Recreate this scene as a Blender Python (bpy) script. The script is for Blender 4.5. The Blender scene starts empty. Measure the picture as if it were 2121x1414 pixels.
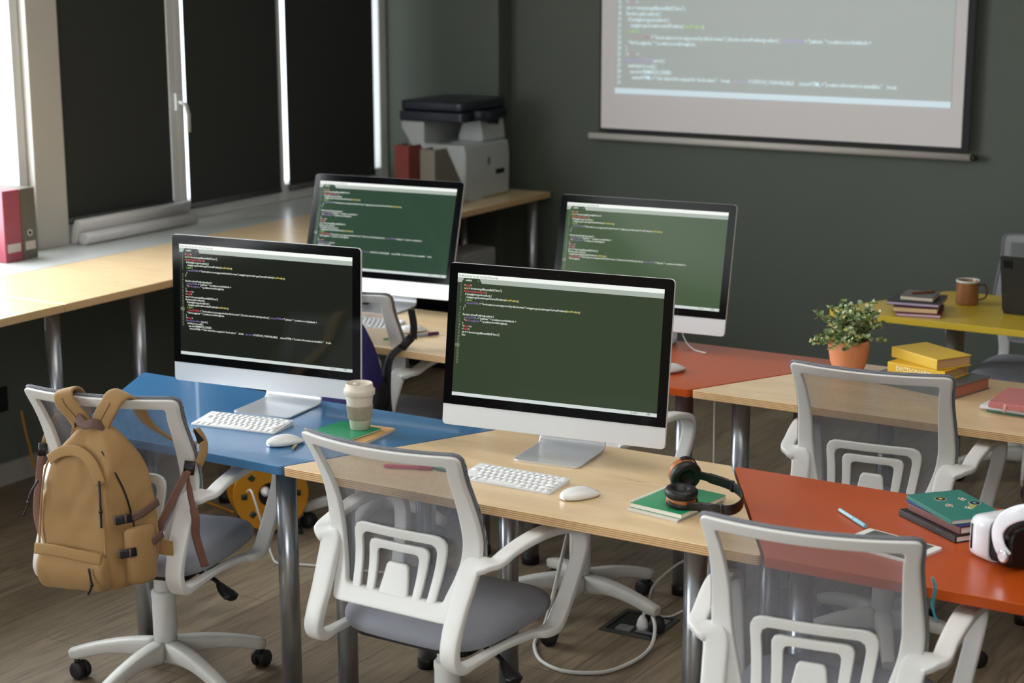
import bpy, math, random
from mathutils import Vector, Matrix, noise
random.seed(7)
R = math.radians
# ------------------------------------------------------------------ camera
YAW, PITCH, ROLL = 0.545610078, 0.218604651, -0.00221285532
F_PX = 3657.21913
H = 0.74
CAM_Z = 1.3494823 + H
def _cam():
    f = Vector((-math.sin(YAW), math.cos(YAW), 0)); r = Vector((math.cos(YAW), math.sin(YAW), 0)); u = Vector((0, 0, 1))
    f2 = f*math.cos(PITCH) - u*math.sin(PITCH); u2 = u*math.cos(PITCH) + f*math.sin(PITCH)
    r3 = r*math.cos(ROLL) + u2*math.sin(ROLL); u3 = -r*math.sin(ROLL) + u2*math.cos(ROLL)
    m = Matrix((( r3.x, u3.x, -f2.x, 0), (r3.y, u3.y, -f2.y, 0), (r3.z, u3.z, -f2.z, CAM_Z), (0, 0, 0, 1)))
    cd = bpy.data.cameras.new('camera'); co = bpy.data.objects.new('camera', cd)
    bpy.context.scene.collection.objects.link(co)
    co.matrix_world = m
    cd.sensor_width = 36; cd.lens = 36*F_PX/2121; cd.clip_start = .05; cd.clip_end = 100
    cd.dof.use_dof = True; cd.dof.focus_distance = 4.75; cd.dof.aperture_fstop = 3.6
    bpy.context.scene.camera = co
_cam()
sc = bpy.context.scene
sc.view_settings.view_transform = 'Standard'; sc.view_settings.look = 'None'
sc.view_settings.gamma = 1; sc.view_settings.use_curve_mapping = False
sc.view_settings.exposure = 0.15
# world: overcast white daylight, reaches the room only through the windows
w = bpy.data.worlds.new('daylight'); sc.world = w; w.use_nodes = True
w.node_tree.nodes['Background'].inputs[0].default_value = (.86, .94, 1, 1)
w.node_tree.nodes['Background'].inputs[1].default_value = 3.2
def area(name, loc, size, energy, rot, col=(1, 1, 1)):
    l = bpy.data.lights.new(name, 'AREA'); l.shape = 'RECTANGLE'; l.size, l.size_y = size; l.energy = energy; l.color = col
    o = bpy.data.objects.new(name, l); sc.collection.objects.link(o); o.location = loc; o.rotation_euler = rot
    return o
# daylight outside the unblinded window strip of the left wall and the rear windows
area('window_daylight', (-6.12, 1.2, 2.1), (3.0, 8.2), 800, (0, R(-90), 0), (.93, .97, 1))
area('rear_window_daylight', (1.1, -3.75, 1.9), (4.0, 2.2), 150, (R(90), 0, 0), (1, .97, .93))
area('added_ceiling_fill', (-.9, 3.3, 3.08), (2.4, 2.4), 30, (0, 0, 0), (1, .97, .92))  # unseen fill light added overhead to brighten the desktops
# ------------------------------------------------------------------ materials
def lin(c):
    return tuple(((x/255)/12.92 if x/255 <= .04045 else ((x/255+.055)/1.055)**2.4) for x in c) + (1,)
MC = {}
def mat(name, col, rough=.5, metal=0, coat=0, noise_amt=0, noise_scale=8, bump=0, bump_scale=200, emit=None, es=1, spec=.5, sheen=0, trans=0, col2=None):
    if name in MC: return MC[name]
    m = bpy.data.materials.new(name); m.use_nodes = True; MC[name] = m
    nt = m.node_tree; b = nt.nodes['Principled BSDF']
    b.inputs['Base Color'].default_value = lin(col); b.inputs['Roughness'].default_value = rough
    b.inputs['Metallic'].default_value = metal; b.inputs['Coat Weight'].default_value = coat
    b.inputs['Specular IOR Level'].default_value = spec; b.inputs['Sheen Weight'].default_value = sheen
    if emit: b.inputs['Emission Color'].default_value = lin(emit); b.inputs['Emission Strength'].default_value = es
    tc = nt.nodes.new('ShaderNodeTexCoord')
    if noise_amt:
        n = nt.nodes.new('ShaderNodeTexNoise'); n.inputs['Scale'].default_value = noise_scale; n.inputs['Detail'].default_value = 5
        nt.links.new(tc.outputs['Object'], n.inputs['Vector'])
        mx = nt.nodes.new('ShaderNodeMix'); mx.data_type = 'RGBA'
        c2 = lin(col2) if col2 else tuple(x*(1-noise_amt) for x in lin(col)[:3])+(1,)
        mx.inputs['A'].default_value = lin(col); mx.inputs['B'].default_value = c2
        nt.links.new(n.outputs['Fac'], mx.inputs['Factor']); nt.links.new(mx.outputs['Result'], b.inputs['Base Color'])
    if bump:
        n2 = nt.nodes.new('ShaderNodeTexNoise'); n2.inputs['Scale'].default_value = bump_scale; n2.inputs['Detail'].default_value = 3
        nt.links.new(tc.outputs['Object'], n2.inputs['Vector'])
        bp = nt.nodes.new('ShaderNodeBump'); bp.inputs['Strength'].default_value = bump; bp.inputs['Distance'].default_value = .002
        nt.links.new(n2.outputs['Fac'], bp.inputs['Height']); nt.links.new(bp.outputs['Normal'], b.inputs['Normal'])
    return m
def ramp(nt, fac, stops):
    r = nt.nodes.new('ShaderNodeValToRGB'); e = r.color_ramp.elements
    e[0].position, e[0].color = stops[0][0], stops[0][1]; e[1].position, e[1].color = stops[-1][0], stops[-1][1]
    for p, c in stops[1:-1]:
        n = e.new(p); n.color = c
    nt.links.new(fac, r.inputs[0]); return r
def mathn(nt, op, a, b=None, c=None):
    n = nt.nodes.new('ShaderNodeMath'); n.operation = op
    for i, v in enumerate((a, b, c)):
        if v is None: continue
        if isinstance(v, (int, float)): n.inputs[i].default_value = v
        else: nt.links.new(v, n.inputs[i])
    return n.outputs[0]
def wood_floor():
    m = bpy.data.materials.new('floor_planks'); m.use_nodes = True; nt = m.node_tree; b = nt.nodes['Principled BSDF']
    tc = nt.nodes.new('ShaderNodeTexCoord'); mp = nt.nodes.new('ShaderNodeMapping'); mp.inputs['Rotation'].default_value = (0, 0, R(91))
    nt.links.new(tc.outputs['Object'], mp.inputs['Vector'])
    br = nt.nodes.new('ShaderNodeTexBrick'); br.inputs['Scale'].default_value = 1
    br.inputs['Brick Width'].default_value = 1.2; br.inputs['Row Height'].default_value = .19; br.inputs['Mortar Size'].default_value = .0015
    br.inputs['Mortar Smooth'].default_value = .3
    br.inputs['Color1'].default_value = lin((140, 124, 102)); br.inputs['Color2'].default_value = lin((120, 104, 84)); br.inputs['Mortar'].default_value = lin((70, 58, 48))
    nt.links.new(mp.outputs[0], br.inputs['Vector'])
    mp2 = nt.nodes.new('ShaderNodeMapping'); mp2.inputs['Scale'].default_value = (1.4, 14, 1)
    nt.links.new(mp.outputs[0], mp2.inputs['Vector'])
    n = nt.nodes.new('ShaderNodeTexNoise'); n.inputs['Scale'].default_value = 2.2; n.inputs['Detail'].default_value = 7; n.inputs['Roughness'].default_value = .62; n.inputs['Distortion'].default_value = 1.2
    nt.links.new(mp2.outputs[0], n.inputs['Vector'])
    rp = ramp(nt, n.outputs['Fac'], [(.3, (.55, .55, .55, 1)), (.52, (1, 1, 1, 1)), (.75, (1.25, 1.22, 1.18, 1))])
    mx = nt.nodes.new('ShaderNodeMix'); mx.data_type = 'RGBA'; mx.blend_type = 'MULTIPLY'; mx.inputs['Factor'].default_value = 1
    nt.links.new(br.outputs['Color'], mx.inputs['A']); nt.links.new(rp.outputs[0], mx.inputs['B'])
    nt.links.new(mx.outputs['Result'], b.inputs['Base Color']); b.inputs['Roughness'].default_value = .5
    bp = nt.nodes.new('ShaderNodeBump'); bp.inputs['Strength'].default_value = .25; bp.inputs['Distance'].default_value = .003
    nt.links.new(n.outputs['Fac'], bp.inputs['Height']); nt.links.new(bp.outputs[0], b.inputs['Normal'])
    return m
def birch(name='birch', c1=(236, 207, 164), c2=(220, 190, 147), ply=True):
    m = bpy.data.materials.new(name); m.use_nodes = True; nt = m.node_tree; b = nt.nodes['Principled BSDF']
    tc = nt.nodes.new('ShaderNodeTexCoord'); mp = nt.nodes.new('ShaderNodeMapping'); mp.inputs['Scale'].default_value = (1.6, 9, 4)
    nt.links.new(tc.outputs['Object'], mp.inputs['Vector'])
    n = nt.nodes.new('ShaderNodeTexNoise'); n.inputs['Scale'].default_value = 1.5; n.inputs['Detail'].default_value = 6; n.inputs['Distortion'].default_value = 1.5
    nt.links.new(mp.outputs[0], n.inputs['Vector'])
    rp = ramp(nt, n.outputs['Fac'], [(.3, lin(c2)), (.7, lin(c1))])
    n3 = nt.nodes.new('ShaderNodeTexNoise'); n3.inputs['Scale'].default_value = 1.0; n3.inputs['Detail'].default_value = 2
    mp3 = nt.nodes.new('ShaderNodeMapping'); mp3.inputs['Scale'].default_value = (9, 28, 9)
    nt.links.new(tc.outputs['Object'], mp3.inputs['Vector']); nt.links.new(mp3.outputs[0], n3.inputs['Vector'])
    kn = ramp(nt, n3.outputs['Fac'], [(.72, (1, 1, 1, 1)), (.78, (.72, .58, .42, 1))])
    mk = nt.nodes.new('ShaderNodeMix'); mk.data_type = 'RGBA'; mk.blend_type = 'MULTIPLY'; mk.inputs['Factor'].default_value = 1
    nt.links.new(rp.outputs[0], mk.inputs['A']); nt.links.new(kn.outputs[0], mk.inputs['B'])
    geo = nt.nodes.new('ShaderNodeNewGeometry'); sx = nt.nodes.new('ShaderNodeSeparateXYZ'); nt.links.new(geo.outputs['Normal'], sx.inputs[0])
    sp = nt.nodes.new('ShaderNodeSeparateXYZ'); nt.links.new(tc.outputs['Object'], sp.inputs[0])
    st = mathn(nt, 'SINE', mathn(nt, 'MULTIPLY', sp.outputs['Z'], 2*math.pi/.0052))
    er = ramp(nt, mathn(nt, 'MULTIPLY_ADD', st, .5, .5), [(.25, lin((176, 134, 88))), (.6, lin((228, 194, 146)))])
    side = mathn(nt, 'LESS_THAN', mathn(nt, 'ABSOLUTE', sx.outputs['Z']), .5)
    mx = nt.nodes.new('ShaderNodeMix'); mx.data_type = 'RGBA'; nt.links.new(side, mx.inputs['Factor'])
    nt.links.new(mk.outputs['Result'], mx.inputs['A']); nt.links.new(er.outputs[0], mx.inputs['B'])
    nt.links.new(mx.outputs['Result'], b.inputs['Base Color']); b.inputs['Roughness'].default_value = .28; b.inputs['Coat Weight'].default_value = .2
    b.inputs['Coat Roughness'].default_value = .25
    MC[name] = m; return m
def mesh_fabric(name, col, pitch=.0042, thr=.35):
    # woven see-through mesh: elongated diagonal holes laid out in the panel's own UV metres
    m = bpy.data.materials.new(name); m.use_nodes = True; nt = m.node_tree; b = nt.nodes['Principled BSDF']
    b.inputs['Base Color'].default_value = lin(col); b.inputs['Roughness'].default_value = .75
    uv = nt.nodes.new('ShaderNodeUVMap'); s = nt.nodes.new('ShaderNodeSeparateXYZ'); nt.links.new(uv.outputs[0], s.inputs[0])
    k = math.pi/pitch
    a = mathn(nt, 'MULTIPLY', mathn(nt, 'ADD', s.outputs[0], mathn(nt, 'MULTIPLY', s.outputs[1], 1.25)), k)
    c = mathn(nt, 'MULTIPLY', mathn(nt, 'SUBTRACT', mathn(nt, 'MULTIPLY', s.outputs[1], 1.25), s.outputs[0]), k)
    h = mathn(nt, 'ABSOLUTE', mathn(nt, 'MULTIPLY', mathn(nt, 'SINE', a), mathn(nt, 'SINE', c)))
    hole = mathn(nt, 'GREATER_THAN', h, thr)
    tr = nt.nodes.new('ShaderNodeBsdfTransparent'); mx = nt.nodes.new('ShaderNodeMixShader')
    nt.links.new(hole, mx.inputs[0]); nt.links.new(b.outputs[0], mx.inputs[1]); nt.links.new(tr.outputs[0], mx.inputs[2])
    nt.links.new(mx.outputs[0], nt.nodes['Material Output'].inputs['Surface'])
    MC[name] = m; return m
def glass_mat():
    m = bpy.data.materials.new('window_glass'); m.use_nodes = True; nt = m.node_tree; nt.nodes.remove(nt.nodes['Principled BSDF'])
    tr = nt.nodes.new('ShaderNodeBsdfTransparent'); gl = nt.nodes.new('ShaderNodeBsdfGlossy'); gl.inputs['Roughness'].default_value = .02
    mx = nt.nodes.new('ShaderNodeMixShader'); mx.inputs[0].default_value = .07; nt.links.new(tr.outputs[0], mx.inputs[1]); nt.links.new(gl.outputs[0], mx.inputs[2])
    nt.links.new(mx.outputs[0], nt.nodes['Material Output'].inputs['Surface']); MC['glass'] = m; return m
def emis(name, col, s):
    if name in MC: return MC[name]
    m = bpy.data.materials.new(name); m.use_nodes = True; nt = m.node_tree; b = nt.nodes['Principled BSDF']
    b.inputs['Base Color'].default_value = (0.01, .01, .01, 1); b.inputs['Roughness'].default_value = .2
    b.inputs['Emission Color'].default_value = lin(col); b.inputs['Emission Strength'].default_value = s
    MC[name] = m; return m
WHITE = mat('white_plastic', (228, 228, 225), .38)
WHITE2 = mat('white_plastic_base', (214, 212, 205), .45, noise_amt=.25, noise_scale=14)
GREYFAB = mat('grey_seat_fabric', (146, 148, 158), .85, bump=.5, bump_scale=900, sheen=.15)
BLACK = mat('black_plastic', (18, 18, 20), .4)
BLACKM = mat('black_rubber', (20, 20, 22), .6)
METAL = mat('steel_leg', (176, 180, 186), .27, metal=.82)
ALU = mat('aluminium', (214, 216, 218), .32, metal=.55)
ALUW = mat('aluminium_chin', (226, 228, 230), .3, metal=.25)
GLASSBLK = mat('black_glass', (6, 6, 9), .07, spec=.5)
WOOD = birch()
WALL = mat('dark_wall_paint', (87, 93, 84), .8, noise_amt=.12, noise_scale=2, bump=.15, bump_scale=60)
LWALL = WALL
MESHF = mesh_fabric('grey_mesh_fabric', (132, 134, 142), thr=.42)
GLASS = glass_mat()
# ------------------------------------------------------------------ mesh helpers
class MB:
    def __init__(s): s.v = []; s.f = []; s.m = []; s.sm = []; s.uv = {}
    def add(s, vs, fs, mi=0, smooth=False):
        o = len(s.v); s.v += [tuple(x) for x in vs]
        for f in fs: s.f.append(tuple(i+o for i in f)); s.m.append(mi); s.sm.append(smooth)
        return s
    def box(s, x0, x1, y0, y1, z0, z1, mi=0):
        vs = [(x0, y0, z0), (x1, y0, z0), (x1, y1, z0), (x0, y1, z0), (x0, y0, z1), (x1, y0, z1), (x1, y1, z1), (x0, y1, z1)]
        return s.add(vs, [(0, 3, 2, 1), (4, 5, 6, 7), (0, 1, 5, 4), (1, 2, 6, 5), (2, 3, 7, 6), (3, 0, 4, 7)], mi)
    def loft(s, rings, closed=False, caps=True, mi=0, smooth=True):
        n = len(rings[0]); o = len(s.v)
        for r in rings: s.v += [tuple(p) for p in r]
        k = len(rings)
        for a in range(k if closed else k-1):
            b = (a+1) % k
            for i in range(n):
                j = (i+1) % n
                s.f.append((o+a*n+i, o+a*n+j, o+b*n+j, o+b*n+i)); s.m.append(mi); s.sm.append(smooth)
        if caps and not closed:
            s.f.append(tuple(o+i for i in reversed(range(n)))); s.m.append(mi); s.sm.append(False)
            s.f.append(tuple(o+(k-1)*n+i for i in range(n))); s.m.append(mi); s.sm.append(False)
        return s
    def prism(s, pts, z0, z1, mi=0, smooth=False):
        return s.loft([[(p[0], p[1], z0) for p in pts], [(p[0], p[1], z1) for p in pts]], mi=mi, smooth=smooth)
    def lathe(s, prof, n=32, c=(0, 0, 0), mi=0, smooth=True, caps=True):
        rings = [[(c[0]+r*math.cos(2*math.pi*i/n), c[1]+r*math.sin(2*math.pi*i/n), c[2]+z) for i in range(n)] for r, z in prof]
        return s.loft(rings, mi=mi, smooth=smooth, caps=caps)
    def sweep(s, path, sizes, side=None, n=12, e=2.6, closed=False, mi=0, smooth=True, caps=True):
        # path: points, sizes: (width along side, thickness along normal)
        P = [Vector(p) for p in path]; k = len(P)
        if not isinstance(sizes, list): sizes = [sizes]*k
        rings = []
        for i, p in enumerate(P):
            if closed: t = P[(i+1) % k]-P[i-1]
            else: t = P[min(i+1, k-1)]-P[max(i-1, 0)]
            t.normalize()
            sd = Vector(side[i] if isinstance(side, list) else side) if side is not None else None
            if sd is None:
                sd = t.cross(Vector((0, 0, 1)))
                if sd.length < .05: sd = Vector((1, 0, 0))
            sd = (sd - t*sd.dot(t)).normalized(); nn = t.cross(sd)
            w_, h_ = sizes[i]
            rings.append([p + sd*(sgnpow(math.cos(a), 2/e)*w_/2) + nn*(sgnpow(math.sin(a), 2/e)*h_/2) for a in (2*math.pi*(j+.5)/n for j in range(n))])
        return s.loft(rings, closed=closed, mi=mi, smooth=smooth, caps=caps)
    def tube(s, path, r, n=8, closed=False, mi=0):
        return s.sweep(path, (2*r, 2*r), None, n, 2, closed, mi)
    def ell(s, c, r, nu=16, nv=10, mi=0):
        rings = []
        for i in range(nv+1):
            ph = math.pi*(i/nv-.5); cr = max(math.cos(ph), .02)
            rings.append([(c[0]+r[0]*cr*math.cos(2*math.pi*j/nu), c[1]+r[1]*cr*math.sin(2*math.pi*j/nu), c[2]+r[2]*math.sin(ph)) for j in range(nu)])
        return s.loft(rings, mi=mi)
    def xf(s, M):
        s.v = [tuple(M @ Vector(p)) for p in s.v]; return s
    def build(s, name, mats, parent=None, bevel=0, seg=2, sub=0, uvs=None):
        me = bpy.data.meshes.new(name); me.from_pydata(s.v, [], s.f)
        for mm in (mats if isinstance(mats, (list, tuple)) else [mats]): me.materials.append(mm)
        for p, mi, sm in zip(me.polygons, s.m, s.sm): p.material_index = mi; p.use_smooth = sm
        if uvs:
            ul = me.uv_layers.new(name='UVMap')
            for l in me.loops: ul.data[l.index].uv = uvs[l.vertex_index]
        me.update()
        o = bpy.data.objects.new(name, me); sc.collection.objects.link(o)
        if parent: o.parent = parent
        if bevel:
            b = o.modifiers.new('bevel', 'BEVEL'); b.width = bevel; b.segments = seg; b.limit_method = 'ANGLE'; b.angle_limit = R(40)
            for p in me.polygons: p.use_smooth = True
            wn = o.modifiers.new('wn', 'WEIGHTED_NORMAL'); wn.keep_sharp = False
        if sub:
            b = o.modifiers.new('sub', 'SUBSURF'); b.levels = sub; b.render_levels = sub
        return o
def sgnpow(x, p): return math.copysign(abs(x)**p, x)
def empty(name, label, cat, loc=(0, 0, 0), rz=0, group=None):
    o = bpy.data.objects.new(name, None); sc.collection.objects.link(o); o.location = loc; o.rotation_euler = (0, 0, rz); o.empty_display_size = .05
    return tag(o, label, cat, group)
def tag(o, label, cat, group=None, kind=None):
    o['label'] = label; o['category'] = cat
    if group: o['group'] = group
    if kind: o['kind'] = kind
    return o
def struct(o): o['kind'] = 'structure'; return o
def copy_tree(o, parent=None):
    c = o.copy(); sc.collection.objects.link(c)
    if parent: c.parent = parent
    for ch in list(o.children): copy_tree(ch, c)
    return c
def lerp(a, b, t): return a+(b-a)*t
def interp(tab, x):
    if x <= tab[0][0]: return tab[0][1]
    for (a, va), (b, vb) in zip(tab, tab[1:]):
        if x <= b: t = (x-a)/(b-a); return va+(vb-va)*t
    return tab[-1][1]
def smooth_interp(tab, x):
    n = len(tab)
    if x <= tab[0][0]: return tab[0][1]
    if x >= tab[-1][0]: return tab[-1][1]
    for i in range(n-1):
        if x <= tab[i+1][0]:
            x0, y0 = tab[i]; x1, y1 = tab[i+1]; h = x1-x0; t = (x-x0)/h
            m0 = (y1-tab[i-1][1])/(x1-tab[i-1][0]) if i > 0 else (y1-y0)/h
            m1 = (tab[i+2][1]-y0)/(tab[i+2][0]-x0) if i < n-2 else (y1-y0)/h
            return (2*t**3-3*t*t+1)*y0+(t**3-2*t*t+t)*h*m0+(-2*t**3+3*t*t)*y1+(t**3-t*t)*h*m1
def cat(pts, n=6, closed=False):
    P = [Vector(p) for p in pts]; out = []; k = len(P)
    for i in range(k if closed else k-1):
        if closed: p0, p1, p2, p3 = P[i-1], P[i], P[(i+1) % k], P[(i+2) % k]
        else: p0, p1, p2, p3 = P[max(i-1, 0)], P[i], P[i+1], P[min(i+2, k-1)]
        for j in range(n):
            t = j/n
            out.append(.5*((2*p1)+(-p0+p2)*t+(2*p0-5*p1+4*p2-p3)*t*t+(-p0+3*p1-3*p2+p3)*t**3))
    if not closed: out.append(P[-1])
    return out
def round_poly(pts, r, n=5):
    out = []; k = len(pts)
    for i in range(k):
        p = Vector(pts[i]); a = Vector(pts[i-1])-p; b = Vector(pts[(i+1) % k])-p
        rr = r[i] if isinstance(r, (list, tuple)) else r
        if rr <= 0: out.append(tuple(p)); continue
        an = a.angle(b); d = min(rr/math.tan(an/2), a.length*.49, b.length*.49)
        pa = p+a.normalized()*d; pb = p+b.normalized()*d
        for j in range(n+1):
            t = j/n; out.append(tuple((1-t)**2*pa+2*t*(1-t)*p+t*t*pb))
    return out
# ------------------------------------------------------------------ room
XW, YB, XR, YR, ZC = -5.26, 8.08, 3.2, -3.4, 3.1
struct(MB().box(-6.2, XR+.2, YR-.2, YB+.2, -.1, 0).build('floor', wood_floor()))
struct(MB().box(-6.2, XR+.2, YR-.2, YB+.2, ZC, ZC+.1).build('ceiling', mat('ceiling_paint', (205, 205, 200), .9)))
struct(MB().box(-6.2, XR+.2, YB, YB+.2, 0, ZC).build('wall_back', WALL))
struct(MB().box(XR, XR+.2, YR, YB, 0, ZC).build('wall_right', mat('right_wall_paint', (110, 106, 98), .85)))
wr = MB(); wr.box(-6.2, -.9, YR-.2, YR, 0, ZC); wr.box(3.0, XR, YR-.2, YR, 0, ZC); wr.box(-.9, 3.0, YR-.2, YR, 0, .85); wr.box(-.9, 3.0, YR-.2, YR, 2.75, ZC)
struct(wr.build('wall_rear', mat('rear_wall_paint', (96, 84, 72), .85)))
wl = MB(); ZS = H+.1
wl.box(XW-.56, XW, YR, YB, 0, ZS-.03)          # parapet under the windows
wl.box(XW-.56, XW, 7.95, YB, ZS-.03, ZC)       # pier at the far corner
wl.box(XW-.56, XW, YR, YB, 2.85, ZC)           # lintel
wl.box(XW-.56, XW, YR, -2.6, ZS-.03, ZC); wl.box(XW, -4.905, 7.95, YB, 0, ZC)
struct(wl.build('wall_left', LWALL))
FR = mat('window_frame_white', (205, 205, 202), .45)
struct(MB().box(XW-.5, XW+.015, -2.6, 7.949, ZS-.03, ZS).build('trim_1', mat('window_sill', (196, 198, 196), .28, coat=.2), bevel=.004))
struct(MB().box(XW+.0, XW+.014, YR, YB, 0, .09).build('baseboard_left', mat('baseboard_grey', (150, 146, 140), .6)))
struct(MB().box(XW+.08, XR, YB-.014, YB, 0, .09).build('baseboard_back', mat('baseboard_dark', (70, 70, 66), .6)))
# windows: each bay a frame with one pane
XG = -5.68
def window(name, y0, y1, sash=.05, s2=None):
    s2 = s2 or sash
    m = MB(); z0, z1 = ZS, 2.85
    m.box(XG-.03, XG+.06, y0, y0+sash, z0, z1); m.box(XG-.03, XG+.06, y1-s2, y1, z0, z1)
    m.box(XG-.03, XG+.06, y0+sash, y1-s2, z0, z0+.085); m.box(XG-.03, XG+.06, y0+sash, y1-s2, z1-.07, z1)
    o = struct(m.build(name, FR, bevel=.006))
    MB().box(XG-.012, XG-.006, y0+sash, y1-s2, z0+.085, z1-.07).build('pane', GLASS, o)
    return o
w4 = window('window_1', 5.49, 6.256, .03, .05)
w5 = window('window_2', 6.256, 7.02, .05, .02)
w6 = window('window_3', 7.02, 7.95, .02, .07)
for i, (a, b) in enumerate([(-2.6, -.9), (-.9, .7), (.7, 2.75), (2.75, 4.0), (4.0, 5.31)]): window('window_%d' % (i+4), a, b, .05)
# latch on the first mullion
lt = MB(); lt.box(XG+.06, XG+.075, 6.235, 6.275, H+.62, H+.70); lt.sweep([(XG+.08, 6.255, H+.66), (XG+.11, 6.26, H+.65), (XG+.115, 6.27, H+.60), (XG+.11, 6.275, H+.52)], (.022, .014), (0, 1, 0))
lt.build('window_handle', FR, w5)
# wide pier between the open and the blinded windows
struct(MB().box(XG-.1, XG+.10, 5.31, 5.49, ZS, 2.85).build('trim_2', mat('pier_paint', (188, 184, 176), .6), bevel=.004))
# roller blinds
BL = mat('dark_blind_fabric', (42, 44, 42), .8, bump=.2, bump_scale=700)
def blind(y0, y1, zb, label, x=XG+.075):
    t = empty('roller_blind', label, 'blind', (x, (y0+y1)/2, zb), 0, 'dark roller blinds')
    d = (y1-y0)/2
    m = MB(); n = 10
    m.box(-.0015, .0015, -d, d, 0, 2.80-zb).build('fabric', BL, t)
    MB().sweep([(0, -d, 0), (0, d, 0)], (.028, .012), (0, 0, 1), e=3).build('bottom_bar', mat('blind_bar', (70, 72, 72), .45), t)
    MB().tube([(0, -d, 2.80-zb), (0, d, 2.80-zb)], .022, 12).build('roller', FR, t)
blind(5.495, 6.185, H+.195, 'wide dark roller blind nearest the pale pier, above a white tilted rail')
blind(6.305, 6.985, H+.165, 'middle dark roller blind between the two bright window slits')
blind(7.055, 7.80, H+.165, 'far dark roller blind just before the corner wall beside the printer')
b_ = blind(.72, 2.73, H+.12, 'dark roller blind added out of view against window glare in a rear monitor')  # unseen blind, added to cut the window reflection in the rear left monitor
# white tilted rail lying below the first blind
t = MB().sweep([(XG+.125, 5.50, ZS+.055), (XG+.125, 6.22, ZS+.055)], (.11, .035), (.35, 0, 1), e=4)
t.sweep([(XG+.17, 5.50, ZS+.028), (XG+.17, 6.22, ZS+.028)], (.05, .05), (.2, 0, 1), e=3)
tag(t.build('sash_rail', mat('rail_white', (206, 204, 204), .4)), 'whitish tilted sash rail on the sill below the nearest blind', 'window rail')
# rear windows with wide wooden slats, seen only in reflections
rw = MB()
for a, b in ((-.9, -.82), (.4, .5), (1.7, 1.8), (2.92, 3.0)): rw.box(a, b, YR-.12, YR-.04, .85, 2.75)
struct(rw.build('window_9', mat('dark_frame', (50, 38, 30), .6)))
for i in range(8):
    struct(MB().box(-.85, 2.95, YR-.03, YR-.015, .95+i*.23, 1.04+i*.23).build('trim_%d' % (3+i), mat('slat_wood', (92, 66, 48), .6)))
# ------------------------------------------------------------------ projection screen
def text_rows(rows, mats, size, place, flat=.0002):
    """rows: (x, y, width or None, [(text, colour index)]) in panel metres from its top left; returns MB of all glyphs"""
    mb = MB()
    for (x, y, wd, segs) in rows:
        s = ''.join(a for a, b in segs)
        cu = bpy.data.curves.new('t', 'FONT'); cu.body = s; cu.size = size; cu.resolution_u = 1; cu.fill_mode = 'FRONT'; cu.space_character = .86; cu.offset = size*.012
        for _ in mats: cu.materials.append(None)
        k = 0
        for a, ci in segs:
            for ch in a: cu.body_format[k].material_index = ci; k += 1
        ob = bpy.data.objects.new('t', cu); sc.collection.objects.link(ob)
        dg = bpy.context.evaluated_depsgraph_get(); dg.update(); ev = ob.evaluated_get(dg); me = ev.to_mesh()
        if me and len(me.vertices):
            mxx = max(v.co.x for v in me.vertices); sx = (wd/mxx) if wd else .86
            vs = [place(x+v.co.x*sx, y-v.co.y) for v in me.vertices]
            o = len(mb.v); mb.v += vs
            for p in me.polygons: mb.f.append(tuple(i+o for i in p.vertices)); mb.m.append(p.material_index); mb.sm.append(False)
        ev.to_mesh_clear(); bpy.data.objects.remove(ob); bpy.data.curves.remove(cu)
    return mb
# colour indices: 0 white 1 red 2 yellow 3 purple 4 green 5 grey numbers
HTML = ('x.innerHTML', 3)
CODE = [
 (0, 0, [('<', 0), ('script', 1), ('>', 0)]),
 (1, 0, [('var ', 2), ('x = document.getElementById("demo");', 0)]),
 (2, 0, [('function getLocation() ', 1), ('{', 0)]),
 (3, 1, [('if (navigator.geolocation) {', 0)]),
 (4, 2, [('navigator.geolocation.getCurrentPosition(', 0), ('showPosition', 2), (');', 0)]),
 (5, 1, [('} else {', 4)]),
 (6, 2, [HTML, (' = "Geolocation is not supported by this browser."; navigator.geolocation.getCurrentPosition(', 0), ('showPosition', 2), (');', 0)]),
 (7, 1, [('}', 0)]), (8, 0, [('}', 0)]),
 (10, 0, [('function showPosition(position) {', 0)]),
 (11, 1, [HTML, (' = "Latitude: " + position.coords.latitude +', 0)]),
 (12, 1, [('"<', 0), ('br', 1), ('>Longitude: ', 3), ('" + position.coords.longitude;', 0)]),
 (13, 0, [('}', 0)]), (14, 0, [('</', 0), ('script', 1), ('>s', 0)]), (15, 0, [('<', 0), ('script', 1), ('>', 0)]),
 (16, 0, [('var x = document.getElementById("demo");', 0)])]
FRONT = CODE + [(17, 0, [('func', 0)])]
LONG = CODE + [
 (17, 0, [('function getLocation() {', 0)]), (18, 1, [('if (navigator.geolocation) {', 0)]),
 (19, 2, [('navigator.geolocation.watchPosition(', 0), ('showPosition', 2), (');', 0)]), (20, 1, [('} else {', 4)]),
 (21, 2, [('x.innerHTML', 1), (' = "Geolocation is not supported by this browser."; } function showPosition(position) {  ', 0), HTML, (' = "Latitude: " + position.coords.latitude +', 0)]),
 (22, 1, [('"<br>Longitude: " + position.coords.longitude;', 0)]), (23, 0, [('}', 0)]), (24, 0, [('</', 0), ('script', 1), ('>', 0)]),
 (25, 0, [('function showError', 3), ('(error) {', 0)]), (26, 1, [('switch(error.code) {', 0)]), (27, 2, [('case error.PERMISSION_DENIED:', 0)]),
 (28, 3, [('x.innerHTML = "User denied the request for Geolocation."     break;   ', 0), ('case error', 3), ('.POSITION_UNAVAILABLE:     x.innerHTML = "Location information is unavailable."     break;', 0)])]
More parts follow.
